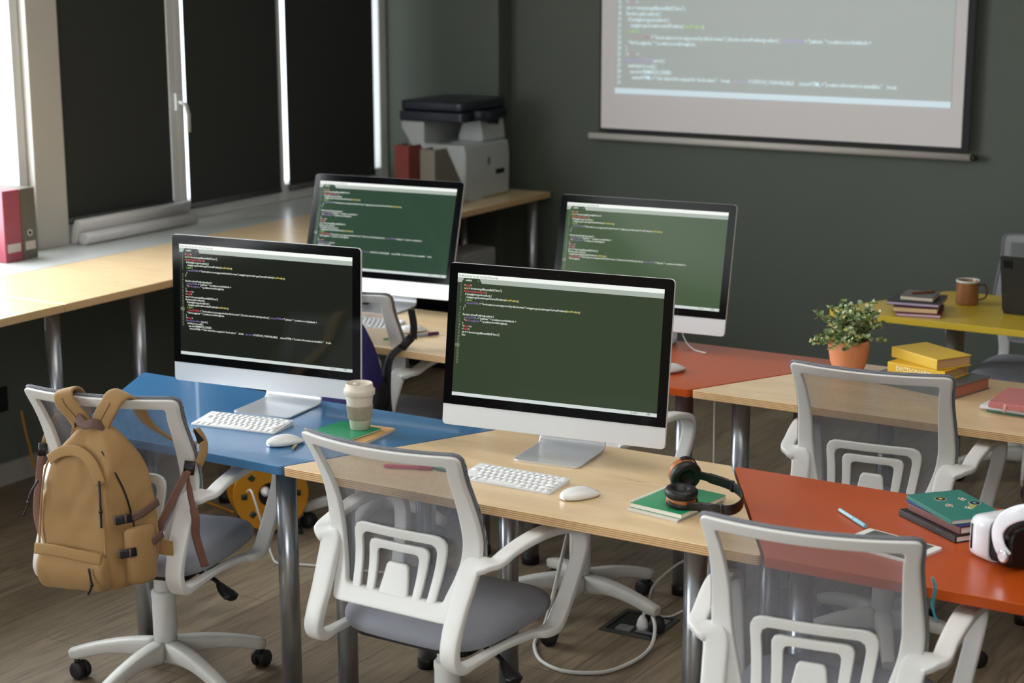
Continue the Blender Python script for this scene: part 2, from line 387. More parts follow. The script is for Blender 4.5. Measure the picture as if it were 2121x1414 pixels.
MIDC = CODE[:13] + [(14, 0, [('</', 0), ('script', 1), ('>', 0)]), (15, 0, [('<', 0), ('script', 1), ('>', 0)]), (16, 0, [('var x = document.getElementById("demo");', 0)]), (17, 0, [('function getLocation() {', 0)]), (18, 1, [('navigator.geolocation.watchPosition(', 0), ('showPosition', 2), (');', 0)]),
 (19, 1, [('x.innerHTML', 1), (' = "Geolocation is not supported by this browser."; } function showPosition(position) { ', 0), HTML, (' = "Latitude: " + position.coords.latitude +', 0)]), (20, 1, [('"<br>Longitude:', 0)])]
def code_rows(code, x0, y0, dy, ind, cw):
    return [(x0+i*ind, y0+r*dy, cw*len(''.join(a for a, b in sg)), sg) for r, i, sg in code]
SXL, SXR, SZB = -4.346, -2.416, H+.431
scr = empty('projection_screen', 'large white pull-down projection screen with black border on the dark back wall', 'projection screen', (0, YB-.05, SZB))
cx = (SXL+SXR)/2; hw_ = (SXR-SXL)/2; SH = 1.45
scr.location.x = cx
MB().box(-hw_, hw_, -.002, .002, .0, SH+.2).build('black_border', mat('screen_border', (10, 10, 11), .7), scr)
MB().box(-hw_+.012, hw_-.035, -.004, -.002, .020, SH).build('projection_surface', mat('screen_cloth', (205, 200, 198), .9, emit=(215, 208, 204), es=.08), scr)  # cloth emits faintly, in place of light from a projector
pw, ph, pz = 1.745, 1.745*.563, .200
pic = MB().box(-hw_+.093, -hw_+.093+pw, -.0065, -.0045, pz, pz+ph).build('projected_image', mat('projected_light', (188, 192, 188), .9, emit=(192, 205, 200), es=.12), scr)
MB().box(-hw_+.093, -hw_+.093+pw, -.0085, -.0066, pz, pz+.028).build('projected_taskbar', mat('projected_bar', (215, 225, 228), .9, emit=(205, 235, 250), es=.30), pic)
k = pw/.597
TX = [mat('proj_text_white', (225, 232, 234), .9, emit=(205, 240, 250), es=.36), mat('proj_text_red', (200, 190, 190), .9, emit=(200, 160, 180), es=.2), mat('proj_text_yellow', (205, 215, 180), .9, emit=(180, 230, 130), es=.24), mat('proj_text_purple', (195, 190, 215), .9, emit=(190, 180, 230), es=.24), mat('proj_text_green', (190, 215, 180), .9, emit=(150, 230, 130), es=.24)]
pl = lambda x, y: (-hw_+.093+x*k, -.0088, pz+ph-(y)*k)
rows = code_rows(LONG, .0206, .0344, .00985, .004, .0028)
rows += [(.004+(.004 if n < 10 else 0), .0344+(n-1)*.00985, None, [(str(n), 0)]) for n in range(1, 31)]
mb = text_rows([(x*1.0, y, wd, sg) for x, y, wd, sg in rows], TX, .0095, lambda x, y: (x, y, 0))
mb.v = [pl(v[0], v[1]) for v in mb.v]
mb.build('projected_code', TX, pic)
MB().sweep([(-hw_-.055, 0, -.023), (hw_+.012, 0, -.023)], (.034, .034), (0, 0, 1), e=3).build('weight_bar', mat('screen_bar', (190, 184, 176), .5), scr)
MB().tube([(hw_+.012, 0, -.023), (hw_+.04, 0, -.023)], .012).build('end_cap', BLACK, scr)
# ------------------------------------------------------------------ desks
BLUE = mat('blue_laminate', (62, 116, 162), .24, coat=.3, noise_amt=.08, noise_scale=5)
RED = mat('red_orange_laminate', (184, 76, 18), .30, spec=.4, coat=0, noise_amt=.06, noise_scale=5)
YEL = mat('yellow_laminate', (214, 184, 60), .3)
def table(name_mat, front, back, y0, y1, legs, label, cat_='table', zt=H, th=.025, group='trapezoid tables', rad=.012):
    cxx = (front[0]+front[1])/2; cyy = (y0+y1)/2
    t = empty('trapezoid_table', label, cat_, (cxx, cyy, 0), 0, group)
    pts = [(front[0]-cxx, y0-cyy), (front[1]-cxx, y0-cyy), (back[1]-cxx, y1-cyy), (back[0]-cxx, y1-cyy)]
    MB().prism(round_poly(pts, rad), zt-th, zt).build('tabletop', name_mat, t, bevel=.0018)
    for lx, ly in legs:
        o = MB().lathe([(.029, .03), (.029, zt-th)], 28, (lx-cxx, ly-cyy, 0)).build('leg', METAL, t)
        MB().lathe([(.031, 0), (.031, .028), (.026, .036)], 24, (lx-cxx, ly-cyy, 0)).build('foot_cap', BLACK, o)
        MB().lathe([(.045, zt-th-.006), (.045, zt-th-.0003)], 24, (lx-cxx, ly-cyy, 0)).build('mounting_plate', METAL, o)
    return t
table(BLUE, (-3.640, -2.888), (-3.952, -2.584), 3.557, 4.183, [(-2.99, 3.71), (-3.54, 3.71), (-3.80, 4.03), (-2.78, 4.09)], 'blue-topped trapezoid table beside the chair with the tan backpack')
table(WOOD, (-2.882, -1.496), (-2.578, -1.853), 3.557, 4.183, [(-2.79, 3.71), (-1.75, 3.75), (-2.46, 4.03), (-1.84, 4.05)], 'birch plywood trapezoid table in the front row carrying the headphones')
table(RED, (-1.488, -.74), (-1.846, -.46), 3.557, 4.183, [(-1.46, 3.72), (-.85, 3.71), (-1.68, 4.05), (-.60, 4.03)], 'red-orange trapezoid table in the front row under the tablet and headset')
table(WOOD, (-4.45, -3.074), (-4.135, -3.384), 4.877, 5.50, [(-3.18, 5.03), (-4.35, 5.03), (-3.50, 5.36), (-4.02, 5.36)], 'birch plywood trapezoid table in the second row at the left monitor')
table(RED, (-3.068, -2.316), (-3.378, -1.996), 4.877, 5.50, [(-2.40, 5.03), (-2.98, 5.03), (-3.15, 5.33), (-2.12, 5.35)], 'red-orange trapezoid table in the second row under the right rear monitor')
table(WOOD, (-2.308, -.93), (-1.988, -1.25), 4.877, 5.50, [(-2.20, 5.03), (-1.02, 5.03), (-1.83, 5.35), (-1.35, 5.35)], 'birch plywood trapezoid table in the second row with the plant and books')
table(YEL, (-2.43, -1.03), (-2.125, -1.35), 6.285, 6.90, [(-1.95, 6.42), (-1.12, 6.42), (-2.04, 6.78), (-1.45, 6.78)], 'yellow-topped trapezoid table by the back wall with mug and laptop', rad=.05)
def wall_desk(y0, y1, legs, label, notch=None):
    t = empty('long_desk', label, 'desk', ((XW-4.635)/2, (y0+y1)/2, 0), 0, 'long desks under the window sill'); a, b = t.location.x, t.location.y
    top = [(XW+.017, y0), (-4.635, y0), (-4.635, y1), (XW+.017, y1)]
    if notch: top = [(XW+.017, y0), (-4.635, y0), (-4.635, y1), (notch[0], y1), (notch[0], notch[1]), (XW+.017, notch[1])]
    MB().prism([(p-a, q-b) for p, q in top], ZS-.03, ZS-.001).build('tabletop', WOOD, t, bevel=.002)
    for lx, ly in legs:
        o = MB().lathe([(.029, .03), (.029, ZS-.03)], 24, (lx-a, ly-b, 0)).build('leg', METAL, t)
        MB().lathe([(.031, 0), (.031, .028), (.026, .036)], 24, (lx-a, ly-b, 0)).build('foot_cap', BLACK, o)
wall_desk(3.02, 4.517, [(-4.75, 3.2), (-5.1, 3.2), (-5.1, 4.3)], 'long birch desk by the window, the nearer one below the pink binder')
wall_desk(4.521, 6.30, [(-4.75, 4.56), (-4.75, 5.01), (-5.1, 6.1)], 'long birch desk by the window behind the front left monitor')
wall_desk(6.304, 8.03, [(-4.76, 6.5), (-4.70, 7.95), (-5.1, 7.9)], 'long birch desk at the far end carrying the printer', (-4.900, 7.945))
# ------------------------------------------------------------------ desktop computers
DC = [emis('code_white', (225, 232, 222), .8), emis('code_red', (215, 62, 78), .75), emis('code_yellow', (222, 214, 110), .75), emis('code_purple', (140, 120, 175), .65), emis('code_green', (150, 205, 95), .7), emis('code_numbers', (150, 158, 135), .6)]
def computer(x, y, yaw, tilt, label, code, hazed_bg, dx0=.0206, y0=.0344, dy=.00797, numbers=27, cw=.00285, extra=None, foot=(0, 0)):
    t = empty('desktop_computer', label, 'computer', (x, y, H), yaw, 'all-in-one desktop computers')
    z0 = .071; T = Matrix.Translation((0, 0, z0)) @ Matrix.Rotation(-tilt, 4, 'X')
    W, HH = .65, .447
    # chassis: rounded slab with a bulging back, local x across, z up, y back
    def ring(sx, sz, yy, r=.014, zc=HH/2):
        p = round_poly([(-W/2*sx, -HH/2*sz), (W/2*sx, -HH/2*sz), (W/2*sx, HH/2*sz), (-W/2*sx, HH/2*sz)], r*min(1, sx), 6)
        return [(a, yy, b+zc) for a, b in p]
    m = MB(); m.loft([ring(.997, .996, .0), ring(1, 1, .0015), ring(1, 1, .007), ring(.93, .90, .016), ring(.7, .65, .032), ring(.35, .4, .042)], smooth=True); m.xf(T)
    ch = m.build('chassis', ALUW, t)
    md = ch.modifiers.new('e', 'EDGE_SPLIT'); md.split_angle = R(50)
    gp = round_poly([(-W/2+.001, .058), (W/2-.001, .058), (W/2-.001, HH-.001), (-W/2+.001, HH-.001)], [0, 0, .013, .013], 6)
    g = MB(); g.loft([[(a, -.0005, b) for a, b in gp], [(a, -.0022, b) for a, b in gp]], smooth=False); g.xf(T)
    gl = g.build('glass_panel', GLASSBLK, t)
    DW, DH, zb = .597, .336, .083
    yd = -.0025
    P = lambda xx, yy, d=0: tuple(T @ Vector((-DW/2+xx, yd-d, zb+DH-yy)))
    def rect(x0, y0_, x1, y1, d): return [P(x0, y0_, d), P(x1, y0_, d), P(x1, y1, d), P(x0, y1, d)]
    s = MB(); s.add(rect(0, 0, DW, DH, 0), [(3, 2, 1, 0)])
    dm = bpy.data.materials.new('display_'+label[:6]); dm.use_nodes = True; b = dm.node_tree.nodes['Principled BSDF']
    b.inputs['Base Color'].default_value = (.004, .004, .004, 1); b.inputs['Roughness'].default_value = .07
    b.inputs['Emission Color'].default_value = lin(hazed_bg); b.inputs['Emission Strength'].default_value = 1  # screen colour includes reflection haze, set separately for each monitor
    dsp = s.build('display', dm, gl)
    UI = MB()
    UI.add(rect(0, 0, DW, .0115, .0003), [(3, 2, 1, 0)], 0)
    UI.add(rect(0, .0115, DW, .0245, .0003), [(3, 2, 1, 0)], 1)
    UI.add([P(.0125, .0245, .0005), P(.0195, .0125, .0005), P(.066, .0125, .0005), P(.0735, .0245, .0005)], [(0, 3, 2, 1)], 2)
    UI.add(rect(0, DH-.0095, DW, DH, .0003), [(3, 2, 1, 0)], 3)
    if numbers: UI.add(rect(.002, y0+19.6*dy-.0062+.008, .016, y0+20.6*dy-.0055+.008, .0004), [(3, 2, 1, 0)], 4)
    UI.build('window_bars', [emis('menu_bar_white', (238, 242, 236), .92), emis('tab_bar_grey', (166, 176, 166), .9), dm, emis('status_bar', (206, 214, 212), .9), emis('line_highlight', (105, 110, 92), .8)], gl)
    rows = code_rows(code, dx0, y0, dy, .0042, cw)
    rows.append((.024, .0205, .019, [('untitled', 0)])); rows.append((.0605, .0215, .003, [('•', 0)]))
    if numbers:
        rr = list(range(0, 7)) + list(range(8, numbers+1))
        for i, r_ in enumerate(rr):
            rows.append((.0075+(.0028 if i+1 < 10 else 0), y0+r_*dy-.003, None, [(str(i+1), 5)]))
    rows.append((.004, .0095, .116, [('Sublime Text  File  Edit  Selection  Find  View  Goto  Tools  Project  Preferences  Help'[14:], 5)]))
    rows.append((DW-.075, DH-.003, .02, [('Tab Size: 4', 5)])); rows.append((DW-.03, DH-.003, .012, [('HTML', 5)]))
    if extra: rows += extra
    mb = text_rows(rows, DC, .0084, lambda x_, y_: P(x_, y_, .0006))
    mb.build('code_text', DC, gl)
    MB().lathe([(.0022, 0), (.0022, .0004)], 12).xf(T @ Matrix.Translation((0, -.0022, HH-.014)) @ Matrix.Rotation(R(90), 4, 'X')).build('camera_lens', mat('lens_dark', (30, 34, 48), .1), gl)
    # stand: rounded plate that curves up into the back
    path = [(0, -.035, .003), (0, -.02, .003), (0, .06, .003), (0, .12, .003), (0, .148, .006), (0, .158, .02), (0, .155, .045), (0, .142, .09), (0, .115, .15), (0, .085, .205)]
    path = cat(path, 4); wds = []
    for i, p in enumerate(path):
        d = p.y+.035 if i < 12 else .1
        wd = .197 if d > .018 else .197-.036*(1-math.sqrt(max(0, 1-((.018-d)/.018)**2)))
        if p.z > .02: wd = lerp(.197, .17, min(1, (p.z-.02)/.15))
        wds.append((wd, .0055))
    fx, fy = foot
    MB().sweep([(p[0]+fx, p[1]+fy, p[2]) for p in path], wds, (1, 0, 0), n=20, e=14).build('stand', ALU, t)
    return t
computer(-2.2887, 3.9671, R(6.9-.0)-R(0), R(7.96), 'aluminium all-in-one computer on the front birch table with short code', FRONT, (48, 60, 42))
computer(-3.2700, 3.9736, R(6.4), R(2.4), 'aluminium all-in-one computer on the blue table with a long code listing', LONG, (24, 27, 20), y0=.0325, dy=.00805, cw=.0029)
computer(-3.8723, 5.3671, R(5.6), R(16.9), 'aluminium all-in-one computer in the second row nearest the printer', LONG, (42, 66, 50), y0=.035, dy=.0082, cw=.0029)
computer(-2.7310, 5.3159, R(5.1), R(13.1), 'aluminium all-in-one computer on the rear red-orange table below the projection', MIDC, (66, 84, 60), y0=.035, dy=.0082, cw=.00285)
# keyboards
KEYW = mat('key_white', (236, 236, 236), .5); KBASE = mat('keyboard_aluminium', (222, 224, 226), .4, metal=.1)
def keyboard(x, y, yaw, label):
    t = empty('keyboard', label, 'keyboard', (x, y, H), yaw, 'slim white keyboards')
    W, D = .279, .115
    sl = math.atan2(.0100, D); T = Matrix.Translation((0, 0, .0045)) @ Matrix.Rotation(sl, 4, 'X')
    p = round_poly([(-W/2, -D/2), (W/2, -D/2), (W/2, D/2), (-W/2, D/2)], .007, 5)
    def zz(a, b): return .0045+(b+D/2)/D*.0100
    m = MB(); m.loft([[(a, b, .0005) for a, b in p], [(a, b, zz(a, b)-.001) for a, b in p], [(a*.996, b*.992, zz(a, b)) for a, b in p]], smooth=False)
    m.build('keyboard_body', KBASE, t, bevel=0)
    unit = .0190; g = .0018; kz = .0009
    rows = [([1]*12+[1.0]*2, .5), ([1]*13+[1.5], 1), ([1.5]+[1]*13, 1), ([1.75]+[1]*11+[1.75], 1), ([2.25]+[1]*10+[2.25], 1), ([1, 1, 1, 1.25, 5, 1.25, 1, 1, 1, 1], 1)]
    yy = D/2-.006; protos = {}
    for r_, (ws, hh) in enumerate(rows):
        tot = sum(ws); sx = (W-.009)/tot; xx = -W/2+.0045; kh = unit*hh*1.0 if hh == 1 else .0105
        for wk in ws:
            w_ = wk*sx-g; h_ = kh-.0012
            key = (round(w_, 5), round(h_, 5))
            cxk, cyk = xx+wk*sx/2, yy-kh/2
            if key not in protos:
                q = MB(); q.box(-w_/2, w_/2, -h_/2, h_/2, 0, kz)
                o = q.build('key', KEYW, t, bevel=.0006, seg=1); protos[key] = o.data
            else:
                o = bpy.data.objects.new('key', protos[key]); sc.collection.objects.link(o); o.parent = t
            o.location = (cxk, cyk, zz(0, cyk)); o.rotation_euler = (math.atan2(.0100, D), 0, 0)
            xx += wk*sx
        yy -= kh
    return t
keyboard(-2.282, 3.764, R(0), 'slim white keyboard on the front birch table below the computer')
keyboard(-3.247, 3.835, R(8.6), 'slim white keyboard on the blue table in front of the monitor')
keyboard(-3.775, 5.175, R(6), 'slim white keyboard on the second row birch table, mostly hidden')
MW = mat('mouse_white', (238, 238, 238), .18, coat=.3)
def mouse(x, y, yaw, label):
    t = empty('computer_mouse', label, 'mouse', (x, y, H), yaw, 'white wireless mice')
    L, W = .113, .063; m = MB(); rings = []
    for i in range(15):
        s = -1+2*i/14; ss = max(-.985, min(.985, s)); w_ = W/2*(1-abs(ss)**2.6)**.42; hgt = .0265*(1-abs((ss+.15)/1.17)**2.4)+.001
        base = .004+.004*abs(ss)**3
        rings.append([(ss*L/2, w_*math.cos(a), base+(hgt-base+.001)*max(0, math.sin(a))**.8 if math.sin(a) >= 0 else base) for a in (math.pi*j/8 for j in range(9))]+[(ss*L/2, w_*math.cos(math.pi*1.5)*1.0, base)])
    m.loft(rings); m.build('shell', MW, t)
    b = MB(); rings = []
    for i in range(11):
        s = -.95+1.9*i/10; w_ = W/2*.93*(1-abs(s)**2.6)**.42; base = .0042+.004*abs(s)**3
        rings.append([(s*L/2, w_, base+.0003), (s*L/2, w_*.8, .0008+.003*abs(s)**3), (s*L/2, -w_*.8, .0008+.003*abs(s)**3), (s*L/2, -w_, base+.0003)])
    b.loft(rings); b.build('underside', ALU, t)
    return t
mouse(-2.066, 3.732, R(62), 'white mouse on the front birch table right of the keyboard')
mouse(-3.010, 3.738, R(62), 'white mouse near the front corner of the blue table')
mouse(-3.545, 5.143, R(62), 'white mouse beside a pen on the second row birch table')
mouse(-2.470, 5.070, R(70), 'white mouse on the rear red-orange table')
# ------------------------------------------------------------------ office chairs
VB = [(.40, -.262), (.50, -.245), (.55, -.225), (.60, -.208), (.65, -.20), (.70, -.203), (.76, -.222), (.82, -.252), (.88, -.289), (.95, -.335)]
HW = [(.50, .172), (.56, .185), (.60, .205), (.65, .226), (.70, .229), (.78, .224), (.86, .222), (.945, .230)]
WG = [(.5, 0), (.58, .008), (.65, .02), (.8, .035), (.95, .047)]
def bs(u, z, off=0):
    return Vector((u, smooth_interp(VB, z)+interp(WG, z)*(u/.23)**2+off, z))
def strip(outer, inner, thick, closed, off=0, rnd=.3):
    """rounded band between two matching outlines on the curved back surface"""
    m = MB(); rings = []
    for (uo, zo), (ui, zi) in zip(outer, inner):
        r = []
        for s, d in ((0, -.3), (.03, -.46), (.10, -.5), (.5, -.5), (.90, -.5), (.97, -.46), (1, -.3), (1, .4), (.9, .5), (.1, .5), (0, .4)):
            r.append(bs(lerp(uo, ui, s), lerp(zo, zi, s), off+d*thick))
        rings.append(r)
    m.loft(rings, closed=closed, caps=not closed, smooth=True); return m
def resample(pts, n, closed=False):
    P = [Vector(p) for p in pts]
    if closed: P = P+[P[0]]
    L = [0]
    for a, b in zip(P, P[1:]): L.append(L[-1]+(b-a).length)
    out = []; N = n if closed else n-1
    for i in range(n):
        s = L[-1]*i/N; j = 0
        while j < len(L)-2 and L[j+1] < s: j += 1
        t = (s-L[j])/max(1e-9, L[j+1]-L[j]); out.append(tuple(P[j].lerp(P[j+1], t)))
    return out
def arch(top_hw, bot_hw, zt, zb, r, n=40, belly=0):
    pts = [(-bot_hw, zb)]; pts += [(-lerp(bot_hw, top_hw, t)-belly*math.sin(math.pi*t), lerp(zb, zt, t)) for t in (.25, .5, .75)]
    base = [(-bot_hw, zb), (-top_hw, zt), (top_hw, zt), (bot_hw, zb)]
    rp = round_poly(base, [0, r, r, 0], 8)
    return resample(rp, n)
def make_chair(meshcol=MESHF):
    t = empty('office_chair', '', 'chair')
    # back frame
    zs = [.505, .53, .56, .60, .65, .70, .75, .80, .85, .89]
    ZT = .942
    def side(sgn, ins): return [(sgn*(smooth_interp(HW, z)-ins(z)), z) for z in zs]
    mw = lambda z: interp([(.5, .03), (.56, .038), (.65, .050), (.75, .044), (.85, .034), (.94, .030)], z)
    o_l = [(-smooth_interp(HW, z), z) for z in zs]; o_r = [(smooth_interp(HW, z), z) for z in reversed(zs)]
    out = o_l+round_poly([(-.2265, .90), (-.232, ZT), (.232, ZT), (.2265, .90)], [0, .022, .022, 0], 6)[0:]+o_r
    zi = [.548, .56, .58, .60, .65, .70, .75, .80, .85, .88]
    i_l = [(-(smooth_interp(HW, z)-mw(z)), z) for z in zi]; i_r = [(smooth_interp(HW, z)-mw(z), z) for z in reversed(zi)]
    inn = i_l+round_poly([(-.1925, .89), (-.197, ZT-.030), (.197, ZT-.030), (.1925, .89)], [0, .014, .014, 0], 6)+i_r
    def split(pl, zb):  # left side, top, right side, bottom with fixed counts so both outlines match
        L = resample([p for p in pl[:len(zs)]], 22); Rr = resample([p for p in pl[-len(zs):]], 22); T = pl[len(zs):-len(zs)]
        B = [(lerp(pl[-1][0], pl[0][0], k/13), zb) for k in range(1, 13)]
        return L+T+Rr+B
    # denser top
    def dens(pl, zb):
        L = resample(pl[:len(zs)], 22); Rr = resample(pl[-len(zs):], 22)
        T = pl[len(zs):-len(zs)]; h = len(T)//2
        mid = [(lerp(T[h-1][0], T[h][0], k/17), lerp(T[h-1][1], T[h][1], k/17)) for k in range(1, 17)]
        T = T[:h]+mid+T[h:]
        B = [(lerp(pl[-1][0], pl[0][0], k/13), zb) for k in range(1, 13)]
        return L+T+Rr+B
    fr = strip(dens(out, .505), dens(inn, .548), .022, True)
    fr.build('back_frame', WHITE, t, sub=1)
    # lumbar support: nested arches rising from the bottom bar
    lm = MB()
    for a in (strip(arch(.142, .122, .706, .530, .034), arch(.115, .098, .682, .530, .022), .011, False, -.0046),
              strip(arch(.091, .079, .669, .530, .020), arch(.063, .056, .648, .530, .013), .011, False, -.0046)):
        o = len(lm.v); lm.v += a.v; lm.f += [tuple(i+o for i in f) for f in a.f]; lm.m += a.m; lm.sm += a.sm
    tp = resample(round_poly([(-.046, .530), (-.031, .619), (.031, .619), (.046, .530)], [0, .010, .010, 0], 6), 24)
    tc = [(p[0]*.02, .535) for p in tp]
    a = strip(tp, tc, .011, False, -.0046); o = len(lm.v); lm.v += a.v; lm.f += [tuple(i+o for i in f) for f in a.f]; lm.m += a.m; lm.sm += a.sm
    lm.build('lumbar_support', WHITE, t)
    # mesh panel on the sitter's side, wrapped over the rim
    m = MB(); uv = []; nu, nz = 24, 26; mout = lambda z: smooth_interp(HW, z)+.004
    for j in range(nz+1):
        z = lerp(.515, ZT+.004, j/nz)
        for i in range(nu+1):
            s = -1+2*i/nu; hw2 = mout(z)
            if z > .92: hw2 -= .02*((z-.92)/.026)**2*.6
            u = s*hw2; p = bs(u, z, .0135); m.v.append(tuple(p)); uv.append((u, z*1.05))
    for j in range(nz):
        for i in range(nu):
            a0 = j*(nu+1)+i; m.f.append((a0, a0+1, a0+nu+2, a0+nu+1)); m.m.append(0); m.sm.append(True)
    m.build('mesh_panel', meshcol, t, uvs=uv)
    # braided edge of the mesh round the frame
    edge = [(-(smooth_interp(HW, z)+.002), z) for z in (.60, .65, .70, .75, .80, .85, .89)]
    edge += round_poly([(-.2285, .90), (-.234, ZT+.003), (.234, ZT+.003), (.2285, .90)], [0, .024, .024, 0], 6)
    edge += [((smooth_interp(HW, z)+.002), z) for z in (.89, .85, .80, .75, .70, .65, .60)]
    edge = resample(edge, 110)
    MB().tube([bs(u, z, .010) for u, z in edge], .0048, 8).build('mesh_edging', EDGE, t)
    # seat cushion
    m = MB(); rings = []
    prof = [(.80, .405, 0), (.93, .409, 0), (.985, .420, 0), (1, .437, 0), (.99, .452, 0), (.95, .465, 0), (.85, .474, 0), (.6, .479, 0), (.3, .480, 0)]
    for sc_, z, _ in prof:
        r = []
        for k in range(44):
            a = 2*math.pi*k/44; u = sgnpow(math.cos(a), 2/4.5); v = sgnpow(math.sin(a), 2/4.2)
            uu = u*.226*(sc_ if sc_ > .9 else sc_)*(1-.05*max(0, -v)**2); vv = v*.228*sc_+.005
            zd = z-.020*max(0, (vv-.12)/.11)**2-(.012*max(0, (-vv-.14)/.09)**2 if z > .44 else 0)-(.004 if abs(uu) < .1 and z > .47 else 0)
            r.append((uu, vv, zd))
        rings.append(r)
    m.loft(rings); m.build('seat', GREYFAB, t, sub=1)
    MB().prism(round_poly([(-.17, -.18), (.17, -.18), (.17, .17), (-.17, .17)], .04), .392, .407).build('seat_pan', BLACK, t)
    # armrests: closed strap loops, each with two bolts
    path = [(.212, -.203, .640), (.205, -.232, .585), (.202, -.258, .53), (.203, -.282, .475), (.206, -.288, .435), (.209, -.262, .405), (.212, -.20, .400), (.215, -.08, .400), (.226, .04, .394), (.243, .085, .390), (.252, .118, .398), (.258, .145, .435), (.268, .175, .50), (.278, .198, .565), (.284, .200, .615), (.284, .172, .648), (.282, .11, .668), (.278, .03, .680), (.272, -.05, .678), (.266, -.12, .668), (.262, -.170, .656), (.240, -.190, .652)]
    wd = [.056, .054, .052, .048, .046, .044, .030, .026, .028, .038, .044, .044, .042, .042, .044, .048, .050, .050, .046, .042, .042, .052]
    th = [.022, .022, .024, .028, .030, .026, .018, .016, .018, .024, .026, .026, .026, .026, .026, .024, .022, .022, .020, .018, .018, .020]
    n = 5; cp = cat(path, n, True); K = len(path)
    sz = []
    for i in range(K):
        for j in range(n):
            tt = j/n; sz.append((lerp(wd[i], wd[(i+1) % K], tt), lerp(th[i], th[(i+1) % K], tt)))
    for sgn in (1, -1):
        pp = [(p.x*sgn, p.y, p.z) for p in cp]
        m = MB().sweep(pp, sz, (1, 0, 0), n=20, e=5.5, closed=True)
        if sgn < 0: m.f = [tuple(reversed(f)) for f in m.f]
        a = m.build('armrest', WHITE, t)
        for (u, v, z) in ((.209, -.2215, .622), (.203, -.2525, .557)):
            b = MB().lathe([(.0108, -.002), (.0108, .003), (.0092, .0042), (.0088, .0030)], 20)
            b.xf(Matrix.Translation((u*sgn, v, z)) @ Matrix.Rotation(R(62), 4, 'X')).build('bolt', WHITE, a)
        # bracket joining the strap to the seat underside
        MB().sweep([(.10*sgn, -.05, .398), (.215*sgn, -.05, .398)], (.05, .010), (0, 1, 0), e=4).build('seat_bracket', BLACK, t)
    # column, mechanism, lever, base
    MB().box(-.07, .07, -.09, .08, .365, .394).build('tilt_mechanism', BLACK, t, bevel=.006)
    MB().lathe([(.027, .27), (.027, .37)], 28).build('gas_cylinder', WHITE, t)
    MB().lathe([(.034, .10), (.0345, .265), (.036, .272), (.036, .286), (.031, .292), (.028, .292)], 28).build('column_cover', WHITE, t)
    lv = MB(); lv.sweep(cat([(.06, -.03, .385), (.16, -.06, .380), (.21, -.075, .368), (.235, -.09, .36)], 4), (.012, .012), (0, 0, 1))
    rings = []
    lv.sweep(cat([(.225, -.085, .362), (.245, -.10, .357), (.275, -.12, .350), (.292, -.132, .346)], 4), [(lerp(.016, .045, min(1, i/7)) if i < 11 else .03, .018) for i in range(13)], (.6, .8, 0), e=2.2)
    lv.build('tilt_lever', BLACK, t)
    MB().lathe([(.030, .075), (.046, .085), (.046, .115), (.040, .132), (.034, .136)], 28).build('base_hub', WHITE2, t)
    arm = MB(); P = []; S = []
    for i in range(13):
        s = i/12; r_ = lerp(.03, .295, s); zt_ = .142-.054*s**1.8; zb_ = .076-.018*s+.020*math.sin(math.pi*min(1, s*1.1))
        P.append((r_, 0, (zt_+zb_)/2)); S.append((lerp(.056, .036, s), (zt_-zb_)))
    arm.sweep(P, S, (0, 1, 0), n=12, e=4)
    for k in range(5):
        a = arm if k == 0 else a
        M_ = Matrix.Rotation(R(72*k), 4, 'Z'); q = MB(); q.v = [tuple(M_ @ Vector(v)) for v in arm.v]; q.f = arm.f; q.m = arm.m; q.sm = arm.sm
        q.build('base_spoke', WHITE2, t)
        c = empty('caster', '', 'x', (0, 0, 0), 0); c.parent = t; c.rotation_euler = (0, 0, R(72*k+0)); del c['label']; del c['category']
        bpy.data.objects.remove(c)
        w_ = MB(); aa = R(72*k); base = Matrix.Rotation(aa, 4, 'Z') @ Matrix.Translation((.278, 0, 0)) @ Matrix.Rotation(R(35+61*k), 4, 'Z')
        for s in (-1, 1):
            q2 = MB().lathe([(.006, -.009), (.022, -.009), (.0265, -.004), (.0265, .004), (.022, .009), (.006, .009)], 22)
            q2.xf(base @ Matrix.Translation((.012, s*.014, .0265)) @ Matrix.Rotation(R(90), 4, 'X'))
            o = len(w_.v); w_.v += q2.v; w_.f += [tuple(i+o for i in f) for f in q2.f]; w_.m += q2.m; w_.sm += q2.sm
        q2 = MB(); q2.lathe([(.009, .03), (.009, .066)], 12); q2.ell((.010, 0, .036), (.022, .013, .018)); q2.xf(base)
        o = len(w_.v); w_.v += q2.v; w_.f += [tuple(i+o for i in f) for f in q2.f]; w_.m += q2.m; w_.sm += q2.sm
        w_.build('caster', BLACKM, t)
    return t
def edge_mat():
    m = bpy.data.materials.new('mesh_edging'); m.use_nodes = True; nt = m.node_tree; b = nt.nodes['Principled BSDF']; b.inputs['Roughness'].default_value = .8
    tc = nt.nodes.new('ShaderNodeTexCoord'); s = nt.nodes.new('ShaderNodeSeparateXYZ'); nt.links.new(tc.outputs['Object'], s.inputs[0])
    k = 2*math.pi/.0046
    v = mathn(nt, 'MULTIPLY', mathn(nt, 'SINE', mathn(nt, 'MULTIPLY', mathn(nt, 'ADD', s.outputs[0], s.outputs[2]), k)), mathn(nt, 'SINE', mathn(nt, 'MULTIPLY', mathn(nt, 'SUBTRACT', s.outputs[0], s.outputs[2]), k)))
    rp = ramp(nt, mathn(nt, 'MULTIPLY_ADD', v, .5, .5), [(.55, lin((44, 46, 54))), (.72, lin((190, 192, 200)))])
    nt.links.new(rp.outputs[0], b.inputs['Base Color']); return m
EDGE = edge_mat()
chair0 = make_chair(); used = [False]
